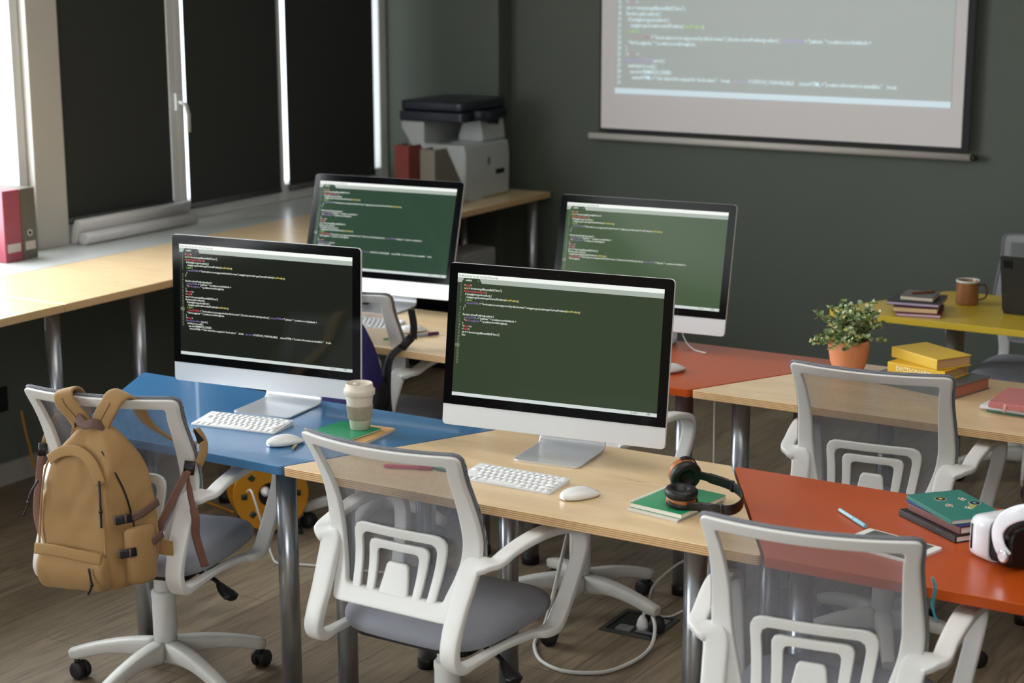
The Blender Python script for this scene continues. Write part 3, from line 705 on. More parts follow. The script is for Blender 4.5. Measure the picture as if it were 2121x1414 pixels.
def put_chair(x, y, yaw, label, spin=44, lift=0):
    if not used[0]: c = chair0; used[0] = True
    else: c = copy_tree(chair0)
    c.location = (x, y, 0); c.rotation_euler = (0, 0, yaw); c['label'] = label; c['category'] = 'chair'; c['group'] = 'white mesh office chairs'
    for ch in c.children:
        if ch.name.split('.')[0] in ('base_spoke', 'caster'): ch.rotation_euler = (0, 0, R(spin))
    return c
put_chair(-2.373, 3.582, R(-.85), 'white office chair with grey mesh back, front row at the birch table', 30)
put_chair(-3.359, 3.593, R(12.9), 'white office chair with the tan backpack hung on its back', 44)
put_chair(-1.302, 3.516, R(8.4), 'white office chair in the lower right corner with a teal ribbon', 20)
put_chair(-1.662, 4.900, R(5.5), 'white office chair in the second row facing the plant and yellow books', 0)
put_chair(-3.66, 5.09, R(3), 'white office chair in the second row with the purple backpack', 65)
put_chair(-2.60, 4.70, R(3), 'white office chair behind the front birch table, mostly hidden by the monitor', -9)
far = copy_tree(chair0); far.location = (-1.76, 6.90, 0); far.rotation_euler = (0, 0, R(180)); far['label'] = 'grey seated office chair beyond the yellow table, turned to the laptop'; far['category'] = 'chair'; far['group'] = 'white mesh office chairs'
# teal ribbon caught on the right front chair
def local(x, y, a, p):
    c, s = math.cos(a), math.sin(a); return (x+p[0]*c-p[1]*s, y+p[0]*s+p[1]*c, p[2])
rb = MB()
for pth in ([(.236, -.185, .835), (.243, -.19, .81), (.240, -.195, .785), (.246, -.20, .765), (.255, -.2, .745)], [(.236, -.185, .835), (.247, -.188, .815), (.243, -.195, .78), (.25, -.2, .75)]):
    rb.sweep([local(-1.302, 3.516, R(8.4), p) for p in cat(pth, 4)], (.005, .0012), (.5, 1, 0), n=8)
tag(rb.build('ribbon', mat('teal_ribbon', (60, 150, 165), .6)), 'thin teal ribbon knotted on the edge of the lower right chair', 'ribbon')
# ------------------------------------------------------------------ books and notebooks
def round_box(hx, hy, z0, z1, r=.004): return round_poly([(-hx, -hy), (hx, -hy), (hx, hy), (-hx, hy)], r, 4)
PAPER = mat('paper_edges', (232, 226, 214), .8)
def book(name, x, y, z, yaw, L, W, T, cover, label, cat_='book', group=None, paper=PAPER, soft=False, spine=True, over=.003, r=.002):
    """L along local x, W along local y; spine on the -y side"""
    t = empty(name, label, cat_, (x, y, z), yaw, group)
    ct = .0012 if soft else .0025
    c = MB()
    p = round_poly([(-L/2, -W/2), (L/2, -W/2), (L/2, W/2), (-L/2, W/2)], r, 4)
    c.prism(p, 0, ct); c.prism(p, T-ct, T)
    if spine: c.sweep([(-L/2, -W/2+ct*.6, T/2), (L/2, -W/2+ct*.6, T/2)], (T, ct*2), (0, 0, 1), n=12, e=5)
    c.build('cover', cover, t, bevel=.0006, seg=1)
    MB().box(-L/2+over, L/2-over, -W/2+(ct*1.6 if spine else over), W/2-over, ct, T-ct).build('pages', paper, t)
    return t
GRN = mat('green_cover', (28, 148, 98), .35, coat=.2)
# under the coffee cup
book('kraft_notebook', -2.893, 3.905, H, R(5), .150, .200, .008, mat('kraft_cover', (206, 158, 100), .7), 'kraft brown notebook under the green one on the blue table', 'notebook', soft=True, over=.001, r=.010)
book('green_notebook', -2.925, 3.899, H+.0083, R(-3), .150, .150, .006, GRN, 'green notebook under the coffee cup on the blue table', 'notebook', soft=True, over=.0015)
# coffee cup
t = empty('coffee_cup', 'beige reusable coffee cup with ribbed sleeve on the green notebook', 'cup', (-2.898, 3.937, H+.0145))
CUP = mat('cup_beige', (222, 212, 196), .55, noise_amt=.08, noise_scale=90)
MB().lathe([(.0255, 0), (.028, .002), (.0395, .098), (.0395, .112)], 48).build('cup_body', CUP, t)
MB().lathe([(.0425, .100), (.0442, .102), (.0450, .115), (.0440, .118), (.040, .120), (.0385, .133), (.0375, .1345), (.0350, .1335), (.033, .124), (.001, .121)], 48).build('lid', CUP, t)
sl = MB(); rings = []; n = 132
for z, rr in ((.030, .0318), (.032, .0332), (.070, .0378), (.072, .0368)):
    rings.append([((rr+(.0010 if (i % 3) else -.0004)*(1 if .031 < z < .071 else .3))*math.cos(2*math.pi*i/n), (rr+(.0010 if (i % 3) else -.0004)*(1 if .031 < z < .071 else .3))*math.sin(2*math.pi*i/n), z) for i in range(n)])
sl.loft(rings, smooth=False).build('sleeve', mat('sleeve_taupe', (168, 158, 138), .8), t)
MB().sweep([(-.018, -.002, .1275), (-.004, .002, .1275)], (.016, .010), (0, 1, 0), e=3).build('sip_tab', CUP, t)
# spiral notebook with another below it
book('notebook', -1.825, 3.785, H, R(-8), .150, .205, .006, mat('pale_cover', (205, 202, 190), .6), 'pale thin notebook below the green spiral notebook', 'notebook', soft=True)
sp = book('spiral_notebook', -1.822, 3.795, H+.0063, R(-8), .152, .200, .0125, GRN, 'green spiral notebook under the headphones on the front birch table', 'notebook', soft=True, spine=False, over=.001)
for i in range(22):
    yy = -.094+i*.188/21
    MB().tube([(-.076+.007*math.cos(a), yy, .0062+.0085*math.sin(a)) for a in (2*math.pi*k/12 for k in range(12))], .0009, 6, True).build('spiral_ring', mat('ring_white', (226, 226, 222), .4), sp)
# headphones
t = empty('headphones', 'black over-ear headphones with brown wooden cups on the green spiral notebook', 'headphones', (-1.800, 3.775, H+.019), R(0))
HB = mat('headphone_black', (14, 14, 15), .38); PAD = mat('ear_pad', (17, 17, 18), .42, bump=.3, bump_scale=300); HW_ = mat('cup_wood', (188, 116, 58), .38, noise_amt=.35, noise_scale=30)
def cup_part(M):
    c = MB().lathe([(.012, 0), (.030, .001), (.0335, .006), (.0335, .020), (.031, .024)], 40).xf(M).build('ear_cup', HW_, t)
    prof = [(.0345, .024), (.0365, .028), (.0368, .036), (.033, .043), (.026, .045), (.018, .041), (.016, .034), (.0005, .033)]
    MB().lathe(prof, 40).xf(M).build('ear_pad', PAD, c)
    MB().lathe([(.0345, .0225), (.0352, .024), (.0345, .0255)], 40).xf(M).build('pad_rim', HB, c)
    y = MB(); y.sweep([(M @ Vector((.0365*math.cos(a), .0365*math.sin(a), .012-.006*abs(math.cos(a))))) for a in (math.pi*(.0+k/14)-math.pi/2 for k in range(15))], (.012, .004), (M.to_3x3() @ Vector((0, 0, 1))), n=10)
    y.build('yoke', HB, c)
CS = Matrix.Diagonal((1.12, 1.12, 1.0, 1))
M1 = Matrix.Rotation(R(-30), 4, 'Z') @ Matrix.Rotation(R(4), 4, 'Y') @ CS
cup_part(Matrix.Translation((.006, -.026, .002)) @ M1)
M2 = Matrix.Translation((-.052, .078, .058)) @ Matrix.Rotation(R(-60), 4, 'Z') @ Matrix.Rotation(R(20), 4, 'Y') @ Matrix.Rotation(R(-68), 4, 'X') @ Matrix.Rotation(R(180), 4, 'X')
M2 = Matrix.Translation((-.052, .092, .052)) @ Vector((.74, -.62, -.26)).to_track_quat('Z', 'X').to_matrix().to_4x4() @ Matrix.Rotation(R(-75), 4, 'Z') @ CS
cup_part(M2)
band = cat([(.038, -.052, .008), (.062, -.050, .012), (.105, -.058, .016), (.145, -.052, .017), (.158, -.02, .020), (.150, .022, .025), (.125, .058, .031), (.085, .084, .036), (.030, .092, .042), (-.010, .088, .048)], 6)
MB().sweep(band, [(.027 if .12 < i/len(band) < .88 else .022, .0045) for i in range(len(band))], (0, -.08, 1), n=14, e=4).build('headband', HB, t)
for i0, i1 in ((15, 16), (40, 41)):
    MB().sweep([band[i0], band[i1]], (.030, .009), (0, 0, 1), n=12, e=4).build('slider_joint', HB, t)
# tablet and stylus on the red table
t = empty('tablet', 'white-framed tablet lying on the red-orange table behind the chair', 'tablet', (-1.268, 3.765, H), R(-14))
MB().prism(round_poly([(-.1, -.0675), (.1, -.0675), (.1, .0675), (-.1, .0675)], .008), 0, .0072).build('tablet_body', mat('tablet_white', (232, 232, 230), .3), t, bevel=.001)
MB().box(-.081, .081, -.0615, .0615, .0071, .0076).build('tablet_display', mat('tablet_glass', (60, 62, 54), .06), t)
MB().lathe([(.0045, .0071), (.0045, .0075)], 16, (.091, 0, 0)).build('home_button', mat('btn', (215, 215, 213), .3), t)
def pen(name, a, b, r, cols, label, z=None):
    A = Vector(a); B = Vector(b); t = empty(name, label, 'pen', tuple(A)); d = B-A
    prev = 0
    for nm, f, m_, rr in cols:
        p0, p1 = d*prev, d*f
        MB().sweep([p0, p0.lerp(p1, .1), p0.lerp(p1, .9), p1], [(2*rr[0]*.95, 2*rr[0]*.95), (2*rr[0],)*2, (2*rr[1],)*2, (2*rr[1]*.95,)*2], None, n=14, e=2).build(nm, m_, t); prev = f
    return t
LB = mat('pale_blue_plastic', (170, 216, 226), .35)
pen('pen', (-1.462, 3.955, H+.0055), (-1.362, 3.865, H+.0055), .0045, [('pen_body', .55, LB, (.0045, .0045)), ('pen_cap', 1.0, mat('pale_blue_cap', (140, 200, 220), .3), (.0055, .005))], 'pale blue pen lying on the red-orange table against the tablet')
# book stack on the red table
ang = R(-36)
def stack_item(name, off, z, L, W, T, m_, label, soft=False, a=ang, **k):
    return book(name, -1.192+off[0], 3.995+off[1], z, a, L, W, T, m_, label, 'notebook', soft=soft, **k)
stack_item('black_notebook', (.0, .0), H, .225, .15, .017, mat('black_leather', (16, 15, 16), .38), 'black glossy notebook at the bottom of the stack beside the headset', r=.008)
stack_item('brown_notebook', (.012, .006), H+.0175, .205, .145, .018, mat('rose_leather', (110, 66, 62), .4), 'rose brown notebook, second from the bottom of the stack beside the headset', r=.008)
stack_item('blue_notebook', (.008, .012), H+.0362, .215, .150, .004, mat('blue_cover', (40, 62, 128), .5), 'thin blue notebook directly under the teal stickered one', True, a=R(-36))
tl = stack_item('teal_notebook', (.004, .004), H+.0405, .210, .145, .011, mat('teal_cover', (48, 124, 112), .45, noise_amt=.15, noise_scale=20), 'teal notebook with five small stickers on top of the stack', True, a=R(-42))
def sticker(name, pts, z, mats_):
    m = MB(); m.prism(pts, z, z+.0003, 0); return m
def disc(cx_, cy_, r, n=28, k=1): return [(cx_+r*math.cos(2*math.pi*i/n), cy_+r*k*math.sin(2*math.pi*i/n)) for i in range(n)]
SW, SB, SGr, SY, SPk, SLB = (mat('sticker_'+a, c, .5) for a, c in (('white', (225, 222, 210)), ('black', (28, 26, 26)), ('olive', (140, 140, 70)), ('yellow', (205, 185, 70)), ('pink', (150, 80, 72)), ('blue', (100, 150, 180))))
z0 = .0111
for (cx_, cy_, c3) in ((-.050, -.012, SY), (.002, .050, SLB)):
    m = MB(); m.prism(disc(cx_, cy_, .0145), z0, z0+.0003, 0); m.prism(disc(cx_, cy_, .0132), z0+.0003, z0+.0005, 1); m.prism(disc(cx_, cy_, .005), z0+.0005, z0+.0007, 2)
    m.build('record_sticker', [SW, SB, c3], tl)
for (cx_, cy_, base, inner) in ((-.035, .038, SW, SPk), (.000, -.018, SW, SPk), (.030, .018, SW, SGr), (.020, .034, SGr, SY)):
    sh = [(cx_+.0105*(1+.28*math.sin(5*a+cx_*90))*math.cos(a), cy_+.0085*(1+.25*math.cos(4*a+cy_*70))*math.sin(a)) for a in (2*math.pi*i/26 for i in range(26))]
    m = MB(); m.prism(sh, z0, z0+.0003, 0); m.prism([(cx_+(a-cx_)*.78, cy_+(b-cy_)*.78) for a, b in sh], z0+.0003, z0+.0005, 1); m.prism(disc(cx_, cy_+.001, .0035), z0+.0005, z0+.0007, 0)
    m.build('sticker', [base, inner], tl)
# VR headset
t = empty('vr_headset', 'white and black virtual reality headset on the red-orange table', 'headset', (-.996, 3.846, H), R(-34))
VW = mat('vr_white', (232, 234, 240), .25, coat=.3); VBk = mat('vr_black', (16, 16, 18), .45)
def rr_ring(hy, z0_, z1_, x_, r=.03, n=6): # ring in the y-z plane at x
    return [(x_, a, b) for a, b in round_poly([(-hy, z0_), (hy, z0_), (hy, z1_), (-hy, z1_)], r, n)]
# local x points away from the lens side (to the wearer), y across the face
m = MB(); m.loft([rr_ring(.082, .008, .090, -.062, .020), rr_ring(.092, .002, .098, -.054, .024), rr_ring(.094, .001, .101, -.035, .026), rr_ring(.092, .001, .103, .008, .028)]); m.build('visor', VW, t)
m = MB(); m.loft([rr_ring(.088, .004, .099, .0081, .028), rr_ring(.084, .006, .096, .03, .026), rr_ring(.088, .003, .099, .055, .028), rr_ring(.080, .01, .094, .075, .026)]); m.build('face_cushion', VBk, t)
MB().box(-.0655, -.061, -.060, .060, .025, .075).build('front_panel', mat('vr_front', (200, 204, 214), .15), t, bevel=.01)
MB().sweep([(-.047, -.0905, .022), (-.047, -.0905, .080)], (.008, .008), (1, 0, 0), n=12, e=3).build('side_slot', VBk, t)
hb = cat([(.078, -.098, .040), (.060, -.104, .062), (.052, -.104, .095), (.075, -.100, .130), (.12, -.08, .155), (.17, -.04, .155), (.20, .02, .14), (.185, .07, .12), (.13, .098, .09), (.06, .097, .06)], 6)
def strap_sides(P):
    out = []
    for i, p in enumerate(P):
        t_ = (P[min(i+1, len(P)-1)]-P[max(i-1, 0)]).normalized()
        out.append(Vector((-t_.z, 0, t_.x+.5*abs(t_.y))) if i < len(P)*.5 else Vector((0, .1, 1)))
    return [(out[max(0, i-1)]+out[i]+out[min(len(out)-1, i+1)]).normalized() for i in range(len(out))]
MB().sweep(hb, (.036, .008), strap_sides(hb), n=14, e=4).build('head_strap', VW, t)
hbi = [Vector(p)+(Vector((.11, 0, .08))-Vector(p)).normalized()*.009 for p in hb[8:-4]]
MB().sweep(hbi, (.052, .010), strap_sides(hbi), n=14, e=3).build('strap_padding', VBk, t)
MB().lathe([(.015, 0), (.015, .006), (.012, .008)], 28).xf(Matrix.Translation((.076, -.103, .043)) @ Matrix.Rotation(R(90), 4, 'X')).build('strap_knob', mat('knob_silver', (205, 208, 214), .2, metal=.6), t)
# pens on the front birch table, behind the chair mesh, and by the mice
PK = mat('pink_plastic', (196, 60, 100), .4); TG = mat('green_plastic', (60, 140, 110), .4); BR = mat('brown_plastic', (120, 80, 70), .4)
pen('pen', (-2.640, 3.690, H+.006), (-2.515, 3.735, H+.006), .005, [('pen_body', .7, PK, (.005, .005)), ('pen_cap', 1, mat('pink_cap', (170, 40, 84), .4), (.006, .005))], 'pink pen on the front birch table, seen through the chair mesh')
pen('pen', (-2.600, 3.765, H+.006), (-2.475, 3.740, H+.006), .005, [('pen_body', .7, TG, (.005, .005)), ('pen_cap', 1, mat('green_cap', (34, 110, 84), .4), (.006, .005))], 'green pen beside the pink one, seen through the chair mesh')
pen('pen', (-2.665, 3.745, H+.006), (-2.550, 3.800, H+.006), .0045, [('pen_body', .7, BR, (.0045, .0045)), ('pen_cap', 1, mat('brown_cap', (90, 60, 50), .4), (.005, .0045))], 'brown pen beside the pink and green ones, seen through the chair mesh')
pen('marker', (-3.545, 4.965, H+.007), (-3.435, 5.150, H+.007), .006, [('marker_tip', .22, mat('lime_tip', (120, 190, 90), .4), (.005, .006)), ('marker_body', .80, mat('grey_marker', (160, 164, 172), .35), (.0065, .0065)), ('marker_cap', 1, mat('plum_cap', (80, 30, 70), .4), (.0068, .006))], 'grey marker with plum cap below the mouse, second row birch table')
pen('pen', (-2.970, 3.735, H+.005), (-2.955, 3.700, H+.005), .004, [('pen_body', 1, mat('brass_pen', (190, 170, 120), .3), (.004, .004))], 'short brass coloured pen beside the mouse on the blue table')
# books on the second row birch table
YC = mat('yellow_cloth', (222, 184, 60), .5, noise_amt=.06, noise_scale=40)
book('grey_book', -1.672, 5.315, H, R(-16), .285, .200, .040, mat('grey_cover', (98, 102, 100), .45), 'grey hardback with reddish page edges at the bottom of the yellow stack', paper=mat('red_page_edges', (178, 112, 92), .8), over=.004)
dct = book('dictionary', -1.690, 5.318, H+.0405, R(-13), .205, .150, .033, mat('yellow_cover', (226, 180, 44), .42), 'yellow dictionary with white spine lettering in the middle of the stack', over=.004, paper=mat('tan_pages', (200, 160, 110), .8))
DTX = [mat('spine_white', (246, 238, 205), .6)]
dt = text_rows([(0, 0, .128, [('DICTIONARY', 0)])], DTX, .022, lambda x_, y_: (-.072+x_, -.0765, .009-y_))
dt.build('spine_title', DTX, dct)
book('yellow_book', -1.690, 5.340, H+.074, R(-31), .215, .140, .034, YC, 'plain yellow hardback on top of the dictionary', over=.004, paper=mat('tan_pages', (200, 160, 110), .8))
PKN = mat('pink_leather', (196, 122, 120), .45)
book('green_notebook', -1.335, 5.155, H, R(-3), .190, .150, .008, mat('sea_green', (70, 120, 96), .5), 'dark green notebook at the bottom of the pile under the pink one', 'notebook', soft=True)
book('white_notebook', -1.345, 5.155, H+.0083, R(-7), .205, .155, .010, mat('white_cover', (215, 215, 222), .5), 'white edged notebook in the middle of the pile under the pink one', 'notebook', soft=True)
book('orange_notebook', -1.340, 5.170, H+.0186, R(10), .195, .140, .005, mat('orange_cover', (226, 128, 60), .5), 'thin orange notebook directly under the pink notebook', 'notebook', soft=True)
pk = book('pink_notebook', -1.325, 5.155, H+.0239, R(0), .190, .205, .018, PKN, 'pink leather notebook on top of the pile at the right end of the birch table', 'notebook', r=.012)
MB().sweep([(-.045, -.103, .016), (-.045, -.1055, .010), (-.046, -.106, -.01)], (.008, .0008), (1, 0, 0), n=8).build('ribbon_marker', mat('pink_ribbon', (220, 160, 156), .5), pk)
# plant
t = empty('potted_plant', 'leafy green plant in a terracotta coloured pot on the birch table', 'plant', (-1.968, 5.352, H))
MB().lathe([(.042, 0), (.046, .004), (.059, .038), (.0665, .080), (.0675, .112), (.0650, .112), (.061, .09), (.001, .088)], 48).build('pot', mat('terracotta', (214, 140, 98), .65), t)
MB().lathe([(.061, .088), (.03, .094), (.001, .096)], 24).build('soil', mat('soil', (40, 30, 22), .95), t)
lv = MB(); stm = MB(); rnd = random.Random(3)
for s in range(84):
    az = rnd.uniform(0, 2*math.pi); el = rnd.uniform(.05, 1.5); L = rnd.uniform(.09, .150)*(1.0 if el < 1.2 else .9)
    d = Vector((math.cos(az)*math.cos(el), math.sin(az)*math.cos(el), math.sin(el)*.95))
    p0 = Vector((rnd.uniform(-.03, .03), rnd.uniform(-.03, .03), .095)); p2 = p0+d*L+Vector((0, 0, -.012 if el < .4 else .006)); p1 = p0.lerp(p2, .5)+Vector((0, 0, .014))
    pts = cat([p0, p1, p2], 5); stm.tube(pts, .0011, 5)
    for i, p in enumerate(pts[2:]):
        for q in range(3):
            dd = Vector((rnd.uniform(-1, 1), rnd.uniform(-1, 1), rnd.uniform(-.3, 1))).normalized(); ll = rnd.uniform(.013, .020); ww = ll*.38
            sd = dd.cross(Vector((rnd.uniform(-1, 1), rnd.uniform(-1, 1), 1))).normalized(); nn = dd.cross(sd)
            b = Vector(p)
            vs = [b, b+dd*ll*.35+sd*ww+nn*.0012, b+dd*ll*.75+sd*ww*.8, b+dd*ll, b+dd*ll*.75-sd*ww*.8, b+dd*ll*.35-sd*ww+nn*.0012, b+dd*ll*.55+nn*.0022]
            lv.add(vs, [(0, 1, 6), (1, 2, 6), (2, 3, 6), (3, 4, 6), (4, 5, 6), (5, 0, 6)], rnd.choice([0, 0, 0, 1, 1, 2, 3]), True)
stm.build('stems', mat('stem_green', (90, 104, 60), .7), t)
f = lv.build('foliage', [mat('leaf_green', (128, 150, 98), .5, spec=.4), mat('leaf_pale', (204, 214, 176), .5), mat('leaf_dark', (64, 88, 50), .5), mat('leaf_yellow', (190, 186, 104), .5)], t); f['kind'] = 'stuff'
# ------------------------------------------------------------------ things on the yellow table
def sbook(z, L, W, T, col, pap, off, a, label, nm): return book(nm, -2.095+off[0], 6.425+off[1], z, a, L, W, T, mat(nm+'_cover', col, .5), label, 'book', paper=mat(nm+'_pages', pap, .8), over=.002, spine=False)
sbook(H, .165, .21, .014, (120, 40, 70), (214, 190, 208), (.01, -.0), R(14), 'plum covered book at the bottom of the pile on the yellow table', 'plum_book')
sbook(H+.0143, .165, .20, .021, (90, 30, 44), (226, 196, 150), (.0, .0), R(12), 'dark red book second from the bottom on the yellow table', 'dark_red_book')
sbook(H+.0356, .195, .20, .014, (34, 36, 40), (196, 176, 200), (-.01, .02), R(8), 'black book second from the top of the pile on the yellow table', 'black_book')
sbook(H+.0499, .125, .13, .017, (104, 100, 96), (214, 204, 184), (.0, .02), R(6), 'small grey notebook on top of the pile on the yellow table', 'grey_notebook')
pen('pencil', (-2.12, 6.42, H+.0712), (-2.055, 6.49, H+.0712), .004, [('pencil_body', 1, mat('brown_pencil', (130, 76, 48), .5), (.0045, .0045))], 'brown pencil resting on the small grey notebook')
t = empty('mug', 'brown enamel mug with a pale rim on the yellow table', 'mug', (-1.980, 6.665, H))
MB().lathe([(.038, 0), (.042, .003), (.0435, .01), (.0435, .088), (.0445, .094), (.0425, .095), (.0405, .09), (.0395, .01), (.001, .006)], 40).build('mug_body', mat('mug_brown', (150, 100, 66), .3, coat=.3, noise_amt=.2, noise_scale=12), t)
MB().lathe([(.0436, .0885), (.0457, .0925), (.0450, .0965), (.0425, .0965), (.0405, .0885), (.0402, .02)], 40, caps=False).build('rim', mat('enamel_white', (214, 214, 208), .3), t)
MB().sweep(cat([(.043, .0, .080), (.062, .012, .080), (.072, .016, .055), (.066, .014, .030), (.043, .0, .020)], 6), (.012, .007), (-.2, 1, 0), n=10).build('handle', mat('handle_brown', (96, 58, 40), .35), t)
t = empty('laptop', 'dark grey laptop standing open on the yellow table, seen from behind', 'laptop', (-1.645, 6.545, H), R(-4))
DG = mat('dark_laptop', (50, 51, 49), .45, metal=.3)
MB().prism(round_poly([(-.165, 0), (.165, 0), (.165, .225), (-.165, .225)], .01), 0.001, .014).build('laptop_base', DG, t, bevel=.002)
l = MB(); l.loft([[(a, -.006, b) for a, b in round_poly([(-.165, 0), (.165, 0), (.165, .225), (-.165, .225)], .008)], [(a, .0, b) for a, b in round_poly([(-.165, 0), (.165, 0), (.165, .225), (-.165, .225)], .008)]], smooth=False)
l.xf(Matrix.Translation((0, .0, .012)) @ Matrix.Rotation(R(14), 4, 'X')).build('laptop_lid', DG, t)
MB().box(-.152, -.120, -.008, -.0061, .180, .210).xf(Matrix.Translation((0, .0, .012)) @ Matrix.Rotation(R(14), 4, 'X')).build('lid_sticker', mat('dark_sticker', (16, 18, 26), .3), t)
# ------------------------------------------------------------------ printer and files
t = empty('printer', 'pale grey multifunction printer with dark scanner lid on the long desk', 'printer', (-5.00, 7.68, ZS))
PW = mat('printer_grey', (178, 182, 180), .45); PD = mat('printer_navy', (24, 28, 40), .35); PG = mat('printer_slot', (20, 20, 22), .5)
def prof_extr(pts, y0, y1): m = MB(); return m.loft([[(a, y0, b) for a, b in pts], [(a, y1, b) for a, b in pts]], smooth=False)
x1 = .20
body = round_poly([(.02, .0), (x1, .0), (x1+.005, .20), (x1-.005, .285), (.03, .285), (-.05, .285), (-.05, .395), (-.19, .395), (-.19, .36), (-.15, .30), (-.14, .275), (-.09, .262), (-.06, .235)], [.01, .02, .02, .02, .01, .01, .01, .01, .02, .01, .01, .01, .01])
# local -x is towards the wall: mirror the profile so the bulk stands at the room side
prof_extr(body, -.22, .20).build('printer_body', PW, t, bevel=.008)
prof_extr(round_poly([(.02, .285), (x1-.02, .285), (x1-.035, .395), (.06, .395)], .015), -.02, .20).build('rear_cover', PW, t, bevel=.006)
MB().prism(round_poly([(-.20, -.23), (x1-.01, -.23), (x1-.01, .21), (-.20, .21)], .02), .397, .447).build('scanner_bed', PD, t, bevel=.006)
MB().prism(round_poly([(-.195, -.225), (x1-.015, -.225), (x1-.015, .205), (-.195, .205)], .03), .449, .50).build('scanner_lid', PD, t, bevel=.012)
MB().sweep([(x1-.06, -.12, .43), (x1+.03, -.12, .43), (x1+.045, .02, .40), (x1-.02, .02, .40)], (.05, .012), (0, 0, 1)).build('control_flap', PD, t)
MB().box(x1+.0035, x1+.006, -.17, .17, .095, .255).build('front_door', PW, t)
MB().box(x1+.006, x1+.009, .06, .14, .115, .140).build('handle_slot', PG, t)
MB().ell((x1+.008, -.01, .19), (.003, .012, .022)).build('badge', mat('printer_badge', (90, 96, 96), .4), t)
MB().box(x1-.01, x1+.0035, -.20, -.06, 0, .02).build('foot', PW, t)
MB().prism(disc(.09, -.05, .07), .2855, .2875).build('output_tray', mat('tray_pale', (205, 208, 206), .4), t)
def magfile(x, y, z, a, col, label, flip=1, group=None, w_=.085, nm='magazine_file'):
    t = empty(nm, label, 'file holder', (x, y, z), a, group)
    m = mat('card_'+label[:5], col, .7); d = .125; h = .30
    # spine faces -y; open sloping top towards +y
    MB().box(-w_/2, w_/2, -d, -d+.003, 0, h).build('spine', m, t)
    for s in (-1, 1):
        pts = [(-d+.0031, .0031), (d, .0031), (d, .10), (-.02, h-.001), (-d+.0031, h-.001)]
        xs = (s*w_/2, s*(w_/2-.003))
        MB().loft([[(xs[0], a_, b_) for a_, b_ in pts], [(xs[1], a_, b_) for a_, b_ in pts]], smooth=False).build('side_panel', m, t)
    MB().box(-w_/2, w_/2, -d, d, 0, .003).build('bottom', m, t)
    return t
magfile(-5.013, 7.33, ZS, R(0), (128, 54, 46), 'brick red cardboard magazine file on the far desk by the printer')
magfile(-4.800, 7.243, ZS, R(0), (112, 106, 94), 'beige grey cardboard magazine file leaning under the printer overhang')
def binder(x, y, a, col, label, w_=.075):
    t = empty('ring_binder', label, 'binder', (x-.14, y, ZS), R(90), 'binders on the window sill')
    m = mat('binder_'+label[:4], col, .5)
    MB().box(-w_/2, w_/2, -.14, .10, 0, .295).build('cover', m, t, bevel=.004)
    MB().box(-w_/2+.012, w_/2-.012, -.1412, -.14, .04, .075).build('spine_label', mat('label_grey', (190, 180, 172), .6), t)
    return t
binder(-5.455, 5.055, R(28), (150, 70, 84), 'pink ring binder on the window sill at the left edge', .095)
b2_ = binder(-5.455, 5.145, R(28), (92, 90, 80), 'grey-brown ring binder beside the pink one on the window sill', .078)
MB().lathe([(.014, 0), (.014, .0012), (.008, .0012), (.008, 0)], 20).xf(Matrix.Translation((0, -.14, .11)) @ Matrix.Rotation(R(90), 4, 'X')).build('finger_ring', mat('ring_metal', (190, 186, 180), .4), b2_)
# things under the far desk
tag(MB().box(-5.10, -4.83, 7.35, 7.75, .30, .50).build('dark_printer', mat('matt_black', (16, 16, 17), .5), bevel=.01), 'matt black office machine in the shadow under the far desk', 'office machine')
t = MB(); t.box(-4.9, -4.72, 7.30, 7.62, .502, .60); tag(t.build('white_box', mat('box_white', (150, 150, 146), .6), bevel=.012), 'small white box device on the black machine under the far desk', 'box')
tag(MB().box(-5.12, -4.80, 7.30, 7.85, 0, .298).build('low_cabinet', mat('cabinet_black', (22, 22, 22), .6), bevel=.006), 'low black cabinet under the far desk below the machine', 'cabinet')
# socket plate and cables on the left wall
s = MB().box(XW, XW+.012, 4.62, 4.78, .30, .40).build('wall_socket', mat('socket_black', (16, 16, 16), .4), bevel=.004); tag(s, 'black double wall socket low on the left wall', 'socket')
for yy in (4.66, 4.74): MB().lathe([(.02, 0), (.02, .004), (.014, .004), (.014, .001)], 20).xf(Matrix.Translation((XW+.012, yy, .35)) @ Matrix.Rotation(R(90), 4, 'Y')).build('outlet', BLACKM, s)
tag(MB().tube(cat([(XW+.02, 4.66, .35), (XW+.06, 4.60, .25), (XW+.05, 4.50, .45), (XW+.02, 4.42, .7), (XW+.03, 4.40, .80)], 8), .0035, 6).build('power_cable', BLACKM), 'thin black cable on the left wall rising from the socket', 'cable')
tag(MB().tube(cat([(XW+.06, 4.80, .30), (XW+.07, 4.82, .16), (XW+.09, 4.86, .04), (-4.9, 4.95, .006), (-4.5, 4.98, .006), (-4.22, 4.92, .006)], 8), .005, 8).build('yellow_cable', mat('yellow_cable', (190, 130, 40), .5)), 'yellow cable running down the left wall and along the floor', 'cable')
# cable reel under the blue table
t = empty('cable_reel', 'yellow cable reel standing under the blue table', 'cable reel', (-4.00, 4.86, .150), R(46))
RY = mat('reel_yellow', (206, 140, 24), .45)
RX = Matrix.Rotation(R(90), 4, 'X')
def ringp(r0, r1, y0, y1, n=40):
    m = MB(); m.loft([[(r*math.cos(2*math.pi*i/n), y, r*math.sin(2*math.pi*i/n)) for i in range(n)] for r, y in ((r0, y0), (r1, y0), (r1, y1), (r0, y1))], closed=True, smooth=False); return m
ringp(.045, .138, -.07, -.062).build('reel_flange', RY, t, bevel=.003); ringp(.045, .148, .062, .07).build('reel_flange', RY, t, bevel=.003)
c = MB()
for i in range(7):
    y = -.052+i*.0173
    for rr in (.105, .118): c.tube([(rr*math.cos(2*math.pi*k/28), y, rr*math.sin(2*math.pi*k/28)) for k in range(28)], .0085, 8, True)
c.build('wound_cable', mat('orange_cable', (196, 112, 20), .5), t)
